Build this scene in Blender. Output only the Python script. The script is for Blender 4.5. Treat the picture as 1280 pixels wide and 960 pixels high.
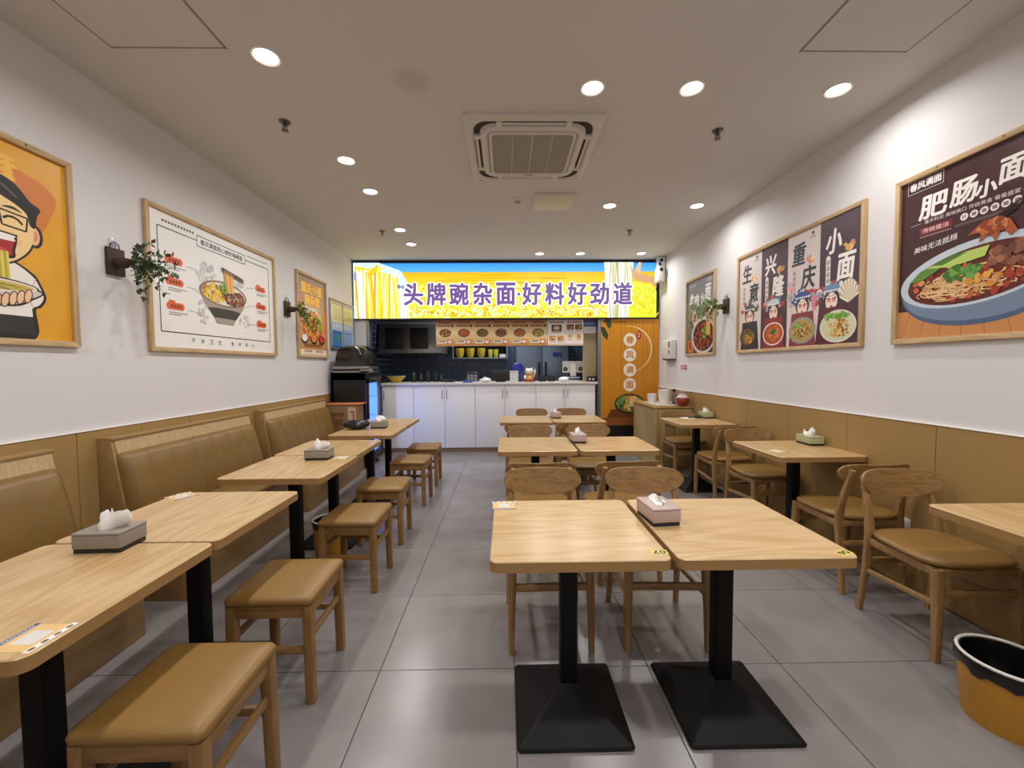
import bpy, bmesh, math, random
from mathutils import Matrix, Vector
random.seed(7)
R = math.radians
for o in list(bpy.data.objects): bpy.data.objects.remove(o)
SC = bpy.context.scene
COL = SC.collection

# ------------------------------------------------------------ camera, world, lights, exposure
XL, XR, ZC, ZW = -2.35, 2.43, 2.995, 1.009
YB, YS, YK = -1.6, 6.42, 8.45            # behind the camera, counter front, kitchen end
cam = bpy.data.cameras.new('camera'); cam_o = bpy.data.objects.new('camera', cam); COL.objects.link(cam_o)
cam.sensor_fit = 'HORIZONTAL'; cam.sensor_width = 36; cam.lens = 36*511.3/1280; cam.clip_start = .02
_y, _p, _r = R(.887), R(2.507), R(-.378)
fw = Vector((math.sin(_y)*math.cos(_p), math.cos(_y)*math.cos(_p), -math.sin(_p)))
rt = Vector((math.cos(_y), -math.sin(_y), 0)); up = rt.cross(fw)
rt, up = rt*math.cos(_r)+up*math.sin(_r), up*math.cos(_r)-rt*math.sin(_r)
cam_o.matrix_world = Matrix(((rt.x, up.x, -fw.x, 0), (rt.y, up.y, -fw.y, 0), (rt.z, up.z, -fw.z, 1.355), (0, 0, 0, 1)))
SC.camera = cam_o
w = bpy.data.worlds.new('world'); SC.world = w; w.use_nodes = True
w.node_tree.nodes['Background'].inputs[0].default_value = (.02, .022, .03, 1)
vs = SC.view_settings
vs.view_transform = 'Standard'; vs.look = 'None'; vs.gamma = 1; vs.use_curve_mapping = False
vs.exposure = 0.0
LAMP_W = 7.6                             # each ceiling downlight
LAMP_COL = (1.0, .975, .95)
SIGN_STRENGTH = 1.35

# ------------------------------------------------------------ helpers
def lin(c):
    return tuple(((x/12.92) if x <= .04045 else ((x+.055)/1.055)**2.4) for x in c)
def hexc(h):
    h = h.lstrip('#'); return tuple(int(h[i:i+2], 16)/255 for i in (0, 2, 4))
def col4(c):
    if isinstance(c, str): c = hexc(c)
    return (*lin(c), 1)
MATS = {}
def mat(name, c, rough=.5, metal=0, spec=.5, noise=None, bump=0, emit=0, trans=0, alpha=1, coat=0, rnd=0):
    """noise=(scale, amount) varies the colour slightly; rnd varies it per object"""
    if name in MATS: return MATS[name]
    m = bpy.data.materials.new(name); m.use_nodes = True; nt = m.node_tree; b = nt.nodes['Principled BSDF']
    c = col4(c); b.inputs['Base Color'].default_value = c
    b.inputs['Roughness'].default_value = rough; b.inputs['Metallic'].default_value = metal
    b.inputs['Specular IOR Level'].default_value = spec
    b.inputs['Transmission Weight'].default_value = trans; b.inputs['Alpha'].default_value = alpha
    b.inputs['Coat Weight'].default_value = coat
    if emit:
        b.inputs['Emission Color'].default_value = c; b.inputs['Emission Strength'].default_value = emit
    N = nt.nodes; L = nt.links
    if noise:
        tc = N.new('ShaderNodeTexCoord'); nz = N.new('ShaderNodeTexNoise')
        nz.inputs['Scale'].default_value = noise[0]; nz.inputs['Detail'].default_value = 5
        L.new(tc.outputs['Object'], nz.inputs['Vector'])
        mr = N.new('ShaderNodeMapRange'); mr.inputs['From Min'].default_value = .25; mr.inputs['From Max'].default_value = .75
        mr.inputs['To Min'].default_value = 1-noise[1]; mr.inputs['To Max'].default_value = 1+noise[1]
        L.new(nz.outputs['Fac'], mr.inputs['Value'])
        src = mr.outputs[0]
        if rnd:
            oi = N.new('ShaderNodeObjectInfo'); r2 = N.new('ShaderNodeMapRange')
            r2.inputs['To Min'].default_value = 1-rnd; r2.inputs['To Max'].default_value = 1+rnd
            L.new(oi.outputs['Random'], r2.inputs['Value'])
            mu = N.new('ShaderNodeMath'); mu.operation = 'MULTIPLY'
            L.new(src, mu.inputs[0]); L.new(r2.outputs[0], mu.inputs[1]); src = mu.outputs[0]
        hs = N.new('ShaderNodeHueSaturation'); hs.inputs['Color'].default_value = c
        L.new(src, hs.inputs['Value']); L.new(hs.outputs[0], b.inputs['Base Color'])
        if bump:
            bp = N.new('ShaderNodeBump'); bp.inputs['Strength'].default_value = bump; bp.inputs['Distance'].default_value = .01
            L.new(nz.outputs['Fac'], bp.inputs['Height']); L.new(bp.outputs[0], b.inputs['Normal'])
    MATS[name] = m; return m
def wood(name, dark, light, axis=0, rough=.42, fine=1.0, band=1.0, spec=.45):
    """grain runs along axis; cathedral rings from a distorted wave plus fine pores"""
    if name in MATS: return MATS[name]
    m = bpy.data.materials.new(name); m.use_nodes = True; nt = m.node_tree; N = nt.nodes; L = nt.links
    b = N['Principled BSDF']; b.inputs['Roughness'].default_value = rough; b.inputs['Specular IOR Level'].default_value = spec
    tc = N.new('ShaderNodeTexCoord'); oi = N.new('ShaderNodeObjectInfo')
    off = N.new('ShaderNodeVectorMath'); off.operation = 'SCALE'; off.inputs[0].default_value = (3.1, 5.3, 2.7)
    L.new(oi.outputs['Random'], off.inputs['Scale'])
    ad = N.new('ShaderNodeVectorMath'); ad.operation = 'ADD'; L.new(tc.outputs['Object'], ad.inputs[0]); L.new(off.outputs[0], ad.inputs[1])
    def mapped(along, across):
        mp = N.new('ShaderNodeMapping'); s = [across]*3; s[axis] = along; mp.inputs['Scale'].default_value = s
        L.new(ad.outputs[0], mp.inputs['Vector']); return mp.outputs[0]
    n1 = N.new('ShaderNodeTexNoise'); n1.inputs['Scale'].default_value = 1; n1.inputs['Detail'].default_value = 2
    L.new(mapped(1.1*band, 7*band), n1.inputs['Vector'])
    mm = N.new('ShaderNodeMath'); mm.operation = 'MULTIPLY'; mm.inputs[1].default_value = 9; L.new(n1.outputs['Fac'], mm.inputs[0])
    fr = N.new('ShaderNodeMath'); fr.operation = 'PINGPONG'; fr.inputs[1].default_value = .5; L.new(mm.outputs[0], fr.inputs[0])
    n2 = N.new('ShaderNodeTexNoise'); n2.inputs['Scale'].default_value = 1; n2.inputs['Detail'].default_value = 4
    L.new(mapped(6*fine, 160*fine), n2.inputs['Vector'])
    mx = N.new('ShaderNodeMath'); mx.operation = 'MULTIPLY_ADD'; mx.inputs[1].default_value = .9
    L.new(fr.outputs[0], mx.inputs[0]); 
    m2 = N.new('ShaderNodeMath'); m2.operation = 'MULTIPLY_ADD'; m2.inputs[1].default_value = 1.1; m2.inputs[2].default_value = -.3
    L.new(n2.outputs['Fac'], m2.inputs[0]); L.new(m2.outputs[0], mx.inputs[2])
    cr = N.new('ShaderNodeValToRGB'); cr.color_ramp.elements[0].color = col4(dark); cr.color_ramp.elements[1].color = col4(light)
    cr.color_ramp.elements[0].position = .05; cr.color_ramp.elements[1].position = .75
    L.new(mx.outputs[0], cr.inputs[0]); L.new(cr.outputs[0], b.inputs['Base Color'])
    MATS[name] = m; return m

class G:
    def __init__(s): s.bm = bmesh.new()
    def box(s, x0, x1, y0, y1, z0, z1, bev=0, seg=2):
        M = Matrix.Translation(((x0+x1)/2, (y0+y1)/2, (z0+z1)/2)) @ Matrix.Diagonal((abs(x1-x0), abs(y1-y0), abs(z1-z0), 1))
        v = bmesh.ops.create_cube(s.bm, size=1, matrix=M)['verts']
        if bev:
            e = list({e for q in v for e in q.link_edges})
            bmesh.ops.bevel(s.bm, geom=e, offset=bev, segments=seg, affect='EDGES', profile=.5)
        return s
    def cyl(s, p0, p1, r0, r1=None, n=16):
        r1 = r0 if r1 is None else r1
        return s.tube([p0, p1], [r0, r1], n)
    def tube(s, path, rads, n=8, ref=(0, 0, 1), caps=True, square=False):
        path = [Vector(p) for p in path]; rings = []
        if not isinstance(rads, (list,)): rads = [rads]*len(path)
        for i, p in enumerate(path):
            t = (path[min(i+1, len(path)-1)]-path[max(i-1, 0)]).normalized()
            a = Vector(ref)
            if abs(a.dot(t)) > .95: a = Vector((1, 0, 0)) if abs(t.x) < .9 else Vector((0, 1, 0))
            u = t.cross(a).normalized(); v = u.cross(t).normalized()
            r = rads[i]; rx, ry = r if isinstance(r, tuple) else (r, r)
            ring = []
            for k in range(n):
                th = 2*math.pi*(k+.5)/n; c, q = math.cos(th), math.sin(th)
                if square:
                    c = math.copysign(abs(c)**.45, c); q = math.copysign(abs(q)**.45, q)
                ring.append(s.bm.verts.new(p+u*(rx*c)+v*(ry*q)))
            rings.append(ring)
        for a, b in zip(rings, rings[1:]):
            for k in range(n): s.bm.faces.new((a[k], a[(k+1) % n], b[(k+1) % n], b[k]))
        if caps: s.bm.faces.new(rings[0][::-1]); s.bm.faces.new(rings[-1])
        return s
    def lathe(s, prof, n=24, c=(0, 0, 0), sx=1, sy=1):
        rings = []
        for r, z in prof:
            if r < 1e-6: rings.append([s.bm.verts.new((c[0], c[1], c[2]+z))])
            else: rings.append([s.bm.verts.new((c[0]+sx*r*math.cos(2*math.pi*k/n), c[1]+sy*r*math.sin(2*math.pi*k/n), c[2]+z)) for k in range(n)])
        for a, b in zip(rings, rings[1:]):
            for k in range(n):
                k2 = (k+1) % n
                if len(a) == 1 and len(b) == 1: continue
                if len(a) == 1: f = (a[0], b[k2], b[k])
                elif len(b) == 1: f = (a[k], a[k2], b[0])
                else: f = (a[k], a[k2], b[k2], b[k])
                s.bm.faces.new(f)
        return s
    def prism(s, poly, axis, a, b, bev=0):
        def P(q, t):
            return [(t, q[0], q[1]), (q[0], t, q[1]), (q[0], q[1], t)][axis]
        va = [s.bm.verts.new(P(q, a)) for q in poly]; vb = [s.bm.verts.new(P(q, b)) for q in poly]
        n = len(poly); fs = [s.bm.faces.new(va), s.bm.faces.new(vb[::-1])]
        for k in range(n): fs.append(s.bm.faces.new((va[k], vb[k], vb[(k+1) % n], va[(k+1) % n])))
        bmesh.ops.recalc_face_normals(s.bm, faces=fs)
        if bev:
            e = list({e for q in va+vb for e in q.link_edges})
            bmesh.ops.bevel(s.bm, geom=e, offset=bev, segments=2, affect='EDGES', profile=.5)
        return s
    def loft(s, rows, close=False, cap=True):
        """rows of points -> skin"""
        R_ = [[s.bm.verts.new(p) for p in r] for r in rows]
        n = len(R_[0])
        for a, b in zip(R_, R_[1:]):
            for k in range(n if close else n-1): s.bm.faces.new((a[k], a[(k+1) % n], b[(k+1) % n], b[k]))
        if cap and close: s.bm.faces.new(R_[0][::-1]); s.bm.faces.new(R_[-1])
        return s
    def mesh(s, name, m, ang=35):
        bmesh.ops.recalc_face_normals(s.bm, faces=s.bm.faces)
        me = bpy.data.meshes.new(name); s.bm.to_mesh(me); s.bm.free()
        me.materials.append(m)
        me.polygons.foreach_set('use_smooth', [True]*len(me.polygons))
        me.set_sharp_from_angle(angle=R(ang)); return me
    def obj(s, name, m, parent=None, label=None, cat=None, group=None, kind=None, ang=35):
        return link(name, s.mesh(name, m, ang), parent, label, cat, group, kind)
def link(name, me, parent=None, label=None, cat=None, group=None, kind=None, loc=None):
    o = bpy.data.objects.new(name, me); COL.objects.link(o); o.parent = parent
    if loc: o.location = loc
    return tag(o, label, cat, group, kind)
def tag(o, label=None, cat=None, group=None, kind=None):
    for k, v in (('label', label), ('category', cat), ('group', group), ('kind', kind)):
        if v: o[k] = v
    return o
def thing(name, label, cat, loc=(0, 0, 0), rz=0, group=None, M=None):
    o = bpy.data.objects.new(name, None); COL.objects.link(o); o.empty_display_size = .1
    o.location = loc; o.rotation_euler = (0, 0, rz)
    if M is not None: o.matrix_world = M
    return tag(o, label, cat, group)
KIDS = {}
def copy_tree(o, parent=None):
    c = o.copy(); COL.objects.link(c); c.parent = parent
    for ch in [x for x in ALL_CHILDREN(o)]: copy_tree(ch, c)
    return c
def ALL_CHILDREN(o):
    return [x for x in bpy.data.objects if x.parent == o]
def place(proto, used, loc, rz, label, group):
    o = proto if not used else copy_tree(proto)
    o.location = loc; o.rotation_euler = (0, 0, rz); o['label'] = label; o['group'] = group
    return o

# wall frames: local x = right as the viewer sees it, y = up, z = out of the wall
def wallM(side, along, z, off=0):
    if side == 'L': c = ((0, 1, 0), (0, 0, 1), (1, 0, 0)); p = (XL+off, along, z)
    elif side == 'R': c = ((0, -1, 0), (0, 0, 1), (-1, 0, 0)); p = (XR-off, along, z)
    else: c = ((1, 0, 0), (0, 0, 1), (0, -1, 0)); p = (along, off, z)
    return Matrix(((c[0][0], c[1][0], c[2][0], p[0]), (c[0][1], c[1][1], c[2][1], p[1]), (c[0][2], c[1][2], c[2][2], p[2]), (0, 0, 0, 1)))

# flat print: coloured shapes in one sheet
_tc = {}
def glyphs(body, bold):
    k = (body, bold)
    if k not in _tc:
        cu = bpy.data.curves.new('t', 'FONT'); cu.body = body; cu.size = 1; cu.offset = bold; cu.resolution_u = 2
        cu.align_x = 'CENTER'; cu.align_y = 'CENTER'
        o = bpy.data.objects.new('t', cu); COL.objects.link(o); bpy.context.view_layer.update()
        ev = o.evaluated_get(bpy.context.evaluated_depsgraph_get()); me = ev.to_mesh()
        V = [(v.co.x, v.co.y) for v in me.vertices]; F = [tuple(p.vertices) for p in me.polygons]
        ev.to_mesh_clear(); bpy.data.objects.remove(o); bpy.data.curves.remove(cu)
        if V:
            xs = [v[0] for v in V]; ys = [v[1] for v in V]
            _tc[k] = ([(x-(min(xs)+max(xs))/2, y-(min(ys)+max(ys))/2) for x, y in V], F, max(xs)-min(xs), max(ys)-min(ys))
        else: _tc[k] = ([], [], 1, 1)
    return _tc[k]
class Print:
    def __init__(s, clip=None): s.v = []; s.f = []; s.c = []; s.z = 0; s.clip = clip
    def poly(s, pts, c):
        if s.clip: a, b = s.clip; pts = [(max(-a, min(a, x)), max(-b, min(b, y))) for x, y in pts]
        s.z += 1.2e-5; b = len(s.v); s.v += [(x, y, s.z) for x, y in pts]; s.f.append(tuple(range(b, b+len(pts))))
        s.c.append([col4(c)]*len(pts)); return s
    def soft(s, pts, c, n=5):
        out = []; m = len(pts)
        for i in range(m):
            p0, p1, p2, p3 = pts[i-1], pts[i], pts[(i+1) % m], pts[(i+2) % m]
            for k in range(n):
                t = k/n; out.append(tuple(.5*(2*p1[d]+(p2[d]-p0[d])*t+(2*p0[d]-5*p1[d]+4*p2[d]-p3[d])*t*t+(3*p1[d]-p0[d]-3*p2[d]+p3[d])*t**3) for d in (0, 1)))
        return s.poly(out, c)
    def rect(s, x, y, w, h, c): return s.poly([(x-w/2, y-h/2), (x+w/2, y-h/2), (x+w/2, y+h/2), (x-w/2, y+h/2)], c)
    def grad(s, x0, y0, x1, y1, bot, top):
        s.z += 1.2e-5; b = len(s.v); s.v += [(x0, y0, s.z), (x1, y0, s.z), (x1, y1, s.z), (x0, y1, s.z)]; s.f.append((b, b+1, b+2, b+3))
        s.c.append([col4(bot), col4(bot), col4(top), col4(top)]); return s
    def ell(s, x, y, rx, ry, c, rot=0, n=22, t0=0, t1=360):
        k = n if t1-t0 >= 360 else n+1; pts = []
        for i in range(k):
            t = R(t0+(t1-t0)*i/n); a, b = rx*math.cos(t), ry*math.sin(t)
            pts.append((x+a*math.cos(rot)-b*math.sin(rot), y+a*math.sin(rot)+b*math.cos(rot)))
        return s.poly(pts, c)
    def line(s, pts, w, c, taper=False):
        L_, R_ = [], []
        for i, p in enumerate(pts):
            a = pts[max(i-1, 0)]; b = pts[min(i+1, len(pts)-1)]; dx, dy = b[0]-a[0], b[1]-a[1]; d = math.hypot(dx, dy) or 1
            ww = w/2*(1-(.8*i/(len(pts)-1) if taper else 0))
            L_.append((p[0]-dy/d*ww, p[1]+dx/d*ww)); R_.append((p[0]+dy/d*ww, p[1]-dx/d*ww))
        for i in range(len(pts)-1):
            s.poly([R_[i], R_[i+1], L_[i+1], L_[i]], c); s.z -= 1.1e-5
        s.z += 1.2e-5
        return s
    def text(s, body, x, y, h, c, bold=.02, w=None, shear=0, rot=0):
        V, F, tw, th = glyphs(body, 0); sy = h/th; sx = (w/tw) if w else sy; cr, sr = math.cos(rot), math.sin(rot); cc = col4(c)
        k = 10 if bold > .035 else (6 if bold > .012 else (1 if bold == 0 else 4)); one = h/th*bold     # heavier strokes: overlaid copies
        for j in range(k):
            dx, dy = (one*math.cos(6.2832*j/k), one*math.sin(6.2832*j/k)) if k > 1 else (0, 0); s.z += 1.5e-6; b = len(s.v)
            for px, py in V:
                a, q = px*sx+shear*py*sy+dx, py*sy+dy; s.v.append((x+a*cr-q*sr, y+a*sr+q*cr, s.z))
            for f in F: s.f.append(tuple(b+i for i in f)); s.c.append([cc]*len(f))
        s.z += 1.5e-5
        return s
    def blobs(s, n, x, y, rx, ry, r, cols, seed=0, asp=.6):
        rg = random.Random(seed)
        for _ in range(n):
            t = rg.random()*6.283; q = math.sqrt(rg.random()); k = r*rg.uniform(.6, 1.3)
            s.ell(x+rx*q*math.cos(t), y+ry*q*math.sin(t), k, k*rg.uniform(asp, 1), rg.choice(cols), rg.random()*3, 9)
        return s
    def noodles(s, n, x, y, rx, ry, wd, cols, seed=0):
        rg = random.Random(seed)
        for _ in range(n):
            t = rg.random()*6.283; q = .85*math.sqrt(rg.random()); a = rg.random()*6.283; k = rg.uniform(.15, .35)
            cx, cy = x+rx*q*math.cos(t)*.8, y+ry*q*math.sin(t)*.8
            pts = [(cx+rx*k*math.cos(a+j*.45), cy+ry*k*math.sin(a+j*.45)) for j in range(6)]
            s.line(pts, wd, rg.choice(cols))
        return s
    def dashes(s, x, y, w, h, c, n):
        for i in range(n): s.rect(x-w/2+w*(i+.5)/n, y, w/n*.7, h, c)
        return s
    def obj(s, name, m, parent, label=None):
        me = bpy.data.meshes.new(name); me.from_pydata(s.v, [], s.f); me.materials.append(m)
        at = me.color_attributes.new('ink', 'FLOAT_COLOR', 'CORNER')
        at.data.foreach_set('color', [x for f in s.c for q in f for x in q])
        o = link(name, me, parent, label); return o
def ink(name, rough=.35, emit=0, k=1):
    m = bpy.data.materials.new(name); m.use_nodes = True; N = m.node_tree.nodes; L = m.node_tree.links; b = N['Principled BSDF']
    a = N.new('ShaderNodeVertexColor'); a.layer_name = 'ink'; b.inputs['Roughness'].default_value = rough
    if emit:
        L.new(a.outputs[0], b.inputs['Emission Color']); b.inputs['Emission Strength'].default_value = emit
        b.inputs['Base Color'].default_value = (.02, .02, .02, 1); b.inputs['Specular IOR Level'].default_value = 0
    else: L.new(a.outputs[0], b.inputs['Base Color'])
    return m
INK = ink('printed_ink'); INK_LED = ink('lit_print', .4, SIGN_STRENGTH)

# materials
white_wall = mat('white_wall_paint', '#dcdadb', .65, noise=(2.5, .012), spec=.3)
ceil_m = mat('white_ceiling_paint', '#d6d3d0', .8, noise=(1.5, .01), spec=.2)
panel_m = mat('tan_wainscot_laminate', '#a1814f', .5, noise=(3, .03), rnd=.03)
top_m = wood('oak_table_top', '#b5915d', '#cdae80', 0, .27, 1, .8, .85)
edge_m = mat('oak_edge_band', '#a07b4c', .45, noise=(20, .05))
chair_m = wood('ash_chair_wood', '#8a683e', '#a58153', 2, .42, .8, 1.5)
back_m = wood('ash_backrest', '#7b5a34', '#a07c4e', 0, .4, .8, 1.6)
stool_m = wood('ash_stool_wood', '#785730', '#956f40', 2, .42, .8, 1.5)
leather = mat('tan_leatherette', '#8a6835', .42, noise=(30, .05), bump=.04)
leather_b = mat('bench_leatherette', '#7f6030', .42, noise=(12, .05), bump=.03)
bench_m = wood('bench_oak', '#8f7145', '#a28052', 1, .45, .8, .6)
strip_m = wood('bench_strip_wood', '#b0946c', '#c2a880', 2, .4, .8, 2)
black_m = mat('black_powder_coat', '#070708', .55, spec=.25)
frame_m = wood('pine_frame', '#b0926a', '#c9ad82', 0, .5, .6, 1.2)
frame_v = wood('pine_frame_upright', '#b0926a', '#c9ad82', 1, .5, .6, 1.2)
steel = mat('brushed_steel', '#a9abad', .3, metal=.9, noise=(8, .05))
white_pl = mat('white_plastic', '#dcdad6', .4)
grey_pl = mat('grey_plastic', '#8b857c', .5)
dark_pl = mat('dark_plastic', '#17171a', .4)
counter_w = mat('white_laminate', '#dedbd8', .4, noise=(2, .01))
stone = mat('pale_worktop', '#d4cfc8', .35, noise=(40, .05))
grout = mat('dark_grout', '#4b4644', .8)
tissue_m = mat('white_tissue', '#f1eeea', .8)

# ------------------------------------------------------------ floor
tile_m = mat('grey_cement_tile', '#868181', .24, spec=.6, noise=(3.2, .14), rnd=.03, bump=.01)
fl = G().box(XL-.1, XR+.1, YB-.1, YK+.1, -.06, -.003).obj('floor', grout, kind='structure')
TX0, TY0, TS = -.5696, 1.7795, .6
_tm = {}
def tile_mesh(w, d):
    k = (round(w, 3), round(d, 3))
    if k not in _tm: _tm[k] = G().box(-w/2, w/2, -d/2, d/2, -.006, 0, .0012, 1).mesh('floor_tile', tile_m)
    return _tm[k]
for i in range(-4, 7):
    for j in range(-7, 10):
        x0, x1 = max(TX0+TS*i, XL), min(TX0+TS*(i+1), XR); y0, y1 = max(TY0+TS*j, YB), min(TY0+TS*(j+1), YS+.3)
        if x1-x0 < .02 or y1-y0 < .02: continue
        g = .0018; link('floor_tile', tile_mesh(x1-x0-2*g, y1-y0-2*g), fl, loc=((x0+x1)/2, (y0+y1)/2, 0))

# ------------------------------------------------------------ ceiling with a round smudge, walls
cm = ceil_m
N = cm.node_tree.nodes; L = cm.node_tree.links
ge = N.new('ShaderNodeNewGeometry'); vm = N.new('ShaderNodeVectorMath'); vm.operation = 'DISTANCE'
vm.inputs[1].default_value = (-.527, 2.437, ZC); L.new(ge.outputs['Position'], vm.inputs[0])
mr = N.new('ShaderNodeMapRange'); mr.inputs['From Min'].default_value = .06; mr.inputs['From Max'].default_value = .13
mr.inputs['To Min'].default_value = .86; mr.inputs['To Max'].default_value = 1.0; L.new(vm.outputs['Value'], mr.inputs['Value'])
bs = N['Principled BSDF']; old = bs.inputs['Base Color'].links[0].from_socket
mixn = N.new('ShaderNodeVectorMath'); mixn.operation = 'SCALE'; L.new(old, mixn.inputs[0]); L.new(mr.outputs[0], mixn.inputs['Scale'])
L.new(mixn.outputs[0], bs.inputs['Base Color'])
G().box(XL-.1, XR+.1, YB-.1, YK+.1, ZC, ZC+.1).obj('ceiling', ceil_m, kind='structure')
def side_wall(name, x, s, seams, yend):
    wl = G().box(min(x, x+s*.12), max(x, x+s*.12), YB-.1, YK+.1, 0, ZC).obj(name, white_wall, kind='structure')
    for a, b in zip(seams, seams[1:]):
        link('wainscot_panel', G().box(min(x, x-s*.012), max(x, x-s*.012), a+.0015, b-.0015, .003, ZW-.006, .0015, 1).mesh('wainscot_panel', panel_m), wl)
    return wl
ys = [YB]+[2.25-.4*k for k in range(9, 0, -1)]+[2.25+.4*k for k in range(0, 10)]+[YS-.02]
wlft = side_wall('wall_left', XL, -1, ys, YS)
ys = [YB]+[2.248-.6*k for k in range(6, 0, -1)]+[2.248+.6*k for k in range(0, 7)]+[YS-.02]
wrgt = side_wall('wall_right', XR, 1, ys, YS)
trim_m = mat('white_trim_bead', '#e9e5de', .35)
G().box(XL, XL+.016, YB, YS-.02, ZW-.004, ZW+.003, .002).obj('trim_1', trim_m, kind='structure')
G().box(XR-.016, XR, YB, YS-.02, ZW-.004, ZW+.003, .002).obj('trim_2', trim_m, kind='structure')
G().box(XL-.1, XR+.1, YB-.12, YB, 0, ZC).obj('wall_entrance', white_wall, kind='structure')
# kitchen shell
ktile = mat('blue_grey_kitchen_tile', '#3f4d60', .25, noise=(14, .06), rnd=.0)
kgrout = mat('pale_grout', '#7c8794', .8)
wk = G().box(XL-.1, XR+.1, YK, YK+.1, 0, ZC).obj('wall_kitchen', kgrout, kind='structure')
g = G()
n, m_ = 40, 24; sx = (XR-XL)/n
for i in range(n):
    for j in range(m_):
        x = XL+i*sx; z = .5+j*.1
        if z+.1 > ZC: continue
        g.box(x+.004, x+sx-.004, YK-.006, YK+.002, z+.004, z+.096)
g.obj('wall_tiles', ktile, wk, kind='stuff')
g = G()
for i in range(16):
    for j in range(m_):
        y = YS+.12+i*.12; z = .5+j*.1
        g.box(XL-.002, XL+.006, y+.004, y+.116, z+.004, z+.096)
g.obj('wall_tiles', ktile, wlft, kind='stuff')
# front partition: left jamb, bulkhead above the counter, right pillar
khaki = mat('khaki_laminate', '#9c8a66', .5, noise=(4, .03))
wf = G().box(XL, -2.16, YS, YS+.12, 0, 2.12).obj('wall_front', white_wall, kind='structure')
G().box(-2.16, -2.115, YS-.005, YS+.125, 1.0, 2.12, .003).obj('jamb_profile', steel, wf)
G().box(XL, XR, YS+.09, YS+.2, 2.1, ZC).obj('bulkhead', mat('dark_bulkhead', '#55565a', .6), wf)
G().box(1.25, 1.447, YS+.1, YS+.2, 1.101, 2.1).obj('pillar_panel', khaki, wf)
G().box(1.452, 1.492, YS-.014, YS+.12, 0, 2.09, .003).obj('pillar_profile', mat('grey_profile', '#7b7b7c', .35, metal=.6), wf)
# skirting behind the benches / right floor edge
G().box(XR-.02, XR-.012, YB, 5.2, 0, .012).obj('baseboard_right', mat('brown_skirting', '#6b5436', .6), kind='structure')

# ------------------------------------------------------------ downlights
lamp_rim = mat('downlight_rim', '#f2efe9', .5)
lamp_em = mat('downlight_lens', '#fff4e6', .5, emit=9)
LP = [(-1.25, 2.248, 'nearest in the left row'), (-1.25, 3.336, 'second in the left row'), (-1.25, 3.914, 'third in the left row'),
      (-1.25, 4.99, 'fourth in the left row'), (-1.25, 5.567, 'fifth and farthest in the left row'),
      (.525, 2.48, 'nearest one, above the air conditioner corner'), (1.115, 2.48, 'middle of the near right three'), (2.0, 2.49, 'near one closest to the right wall'),
      (1.08, 4.26, 'right of the pale square ceiling plate'), (1.985, 4.26, 'halfway along beside the right wall'),
      (.51, 6.045, 'far one above the middle of the lit sign'), (1.105, 6.045, 'far one second of three above the lit sign'), (2.0, 6.04, 'far one above the right end of the lit sign'),
      (-1.25, 1.67, None), (-1.25, .58, None), (.525, .7, None), (1.115, .7, None), (2.0, .7, None), (-1.25, -.5, None), (.525, -1.0, None), (1.6, -1.0, None)]
lp_ring = G().lathe([(.074, 0), (.074, -.006), (.066, -.009), (.058, -.004), (.058, 0)], 28).mesh('ring', lamp_rim)
lp_lens = G().lathe([(0, -.004), (.056, -.004), (.058, -.001)], 24).mesh('lens', lamp_em)
ld = bpy.data.lights.new('downlight', 'AREA'); ld.shape = 'DISK'; ld.size = .11; ld.energy = LAMP_W; ld.color = LAMP_COL; ld.spread = R(160)
for x, y, d in LP:
    t = thing('ceiling_downlight', 'round recessed white downlight, '+(d or 'ahead of the seats nearest the entrance'), 'downlight', (x, y, ZC), group='ceiling downlights')
    link('rim', lp_ring, t); link('lens', lp_lens, t)
    lo = bpy.data.objects.new('lamp', ld); COL.objects.link(lo); lo.parent = t; lo.location = (0, 0, -.012)

# ------------------------------------------------------------ ceiling fittings
acw = mat('ac_white', '#d3cfc8', .45); acd = mat('ac_shadow_slot', '#2c2926', .6); acg = mat('ac_grille', '#b5afa5', .6)
ac = thing('ceiling_air_conditioner', 'white square cassette air conditioner set in the ceiling', 'air conditioner', (.202, 3.184, ZC))
def rrect(hx, hy, r, n=5):
    P = []
    for cx, cy, a0 in ((hx-r, hy-r, 0), (-hx+r, hy-r, 90), (-hx+r, -hy+r, 180), (hx-r, -hy+r, 270)):
        for k in range(n+1): a = R(a0+90*k/n); P.append((cx+r*math.cos(a), cy+r*math.sin(a)))
    return P
def ringloft(g, rows):
    g.loft([[(x, y, z) for x, y in rrect(hx, hy, r)] for hx, hy, r, z in rows], close=True, cap=False)
g = G(); ringloft(g, [(.47, .47, .012, 0), (.47, .47, .012, -.018), (.458, .458, .02, -.03), (.425, .425, .1, -.034), (.41, .41, .11, -.02)])
g.obj('surround', acw, ac)
g = G(); ringloft(g, [(.413, .413, .11, -.019), (.375, .375, .11, -.012), (.33, .33, .1, -.012)]); g.obj('air_channel', acd, ac)
g = G(); ringloft(g, [(.372, .372, .12, -.012), (.364, .364, .12, -.036), (.33, .33, .08, -.042), (.315, .315, .06, -.034)]); g.obj('inner_rim', acw, ac)
g = G(); ringloft(g, [(.312, .312, .055, -.032), (.305, .305, .05, -.046), (.292, .292, .045, -.048), (.284, .284, .04, -.036)]); g.obj('grille_frame', acw, ac)
gr = G().box(-.29, .29, -.29, .29, -.034, -.02).obj('intake_grille', acg, ac)
g = G()
for k in range(50):
    x = -.28+.56*k/49; g.box(x-.0022, x+.0022, -.283, .283, -.0405, -.034)
g.obj('grille_slats', acg, gr, kind='stuff')
for x in (-.14, 0, .14): G().box(x-.003, x+.003, -.283, .283, -.043, -.036).obj('grille_rib', acw, gr)
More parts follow.
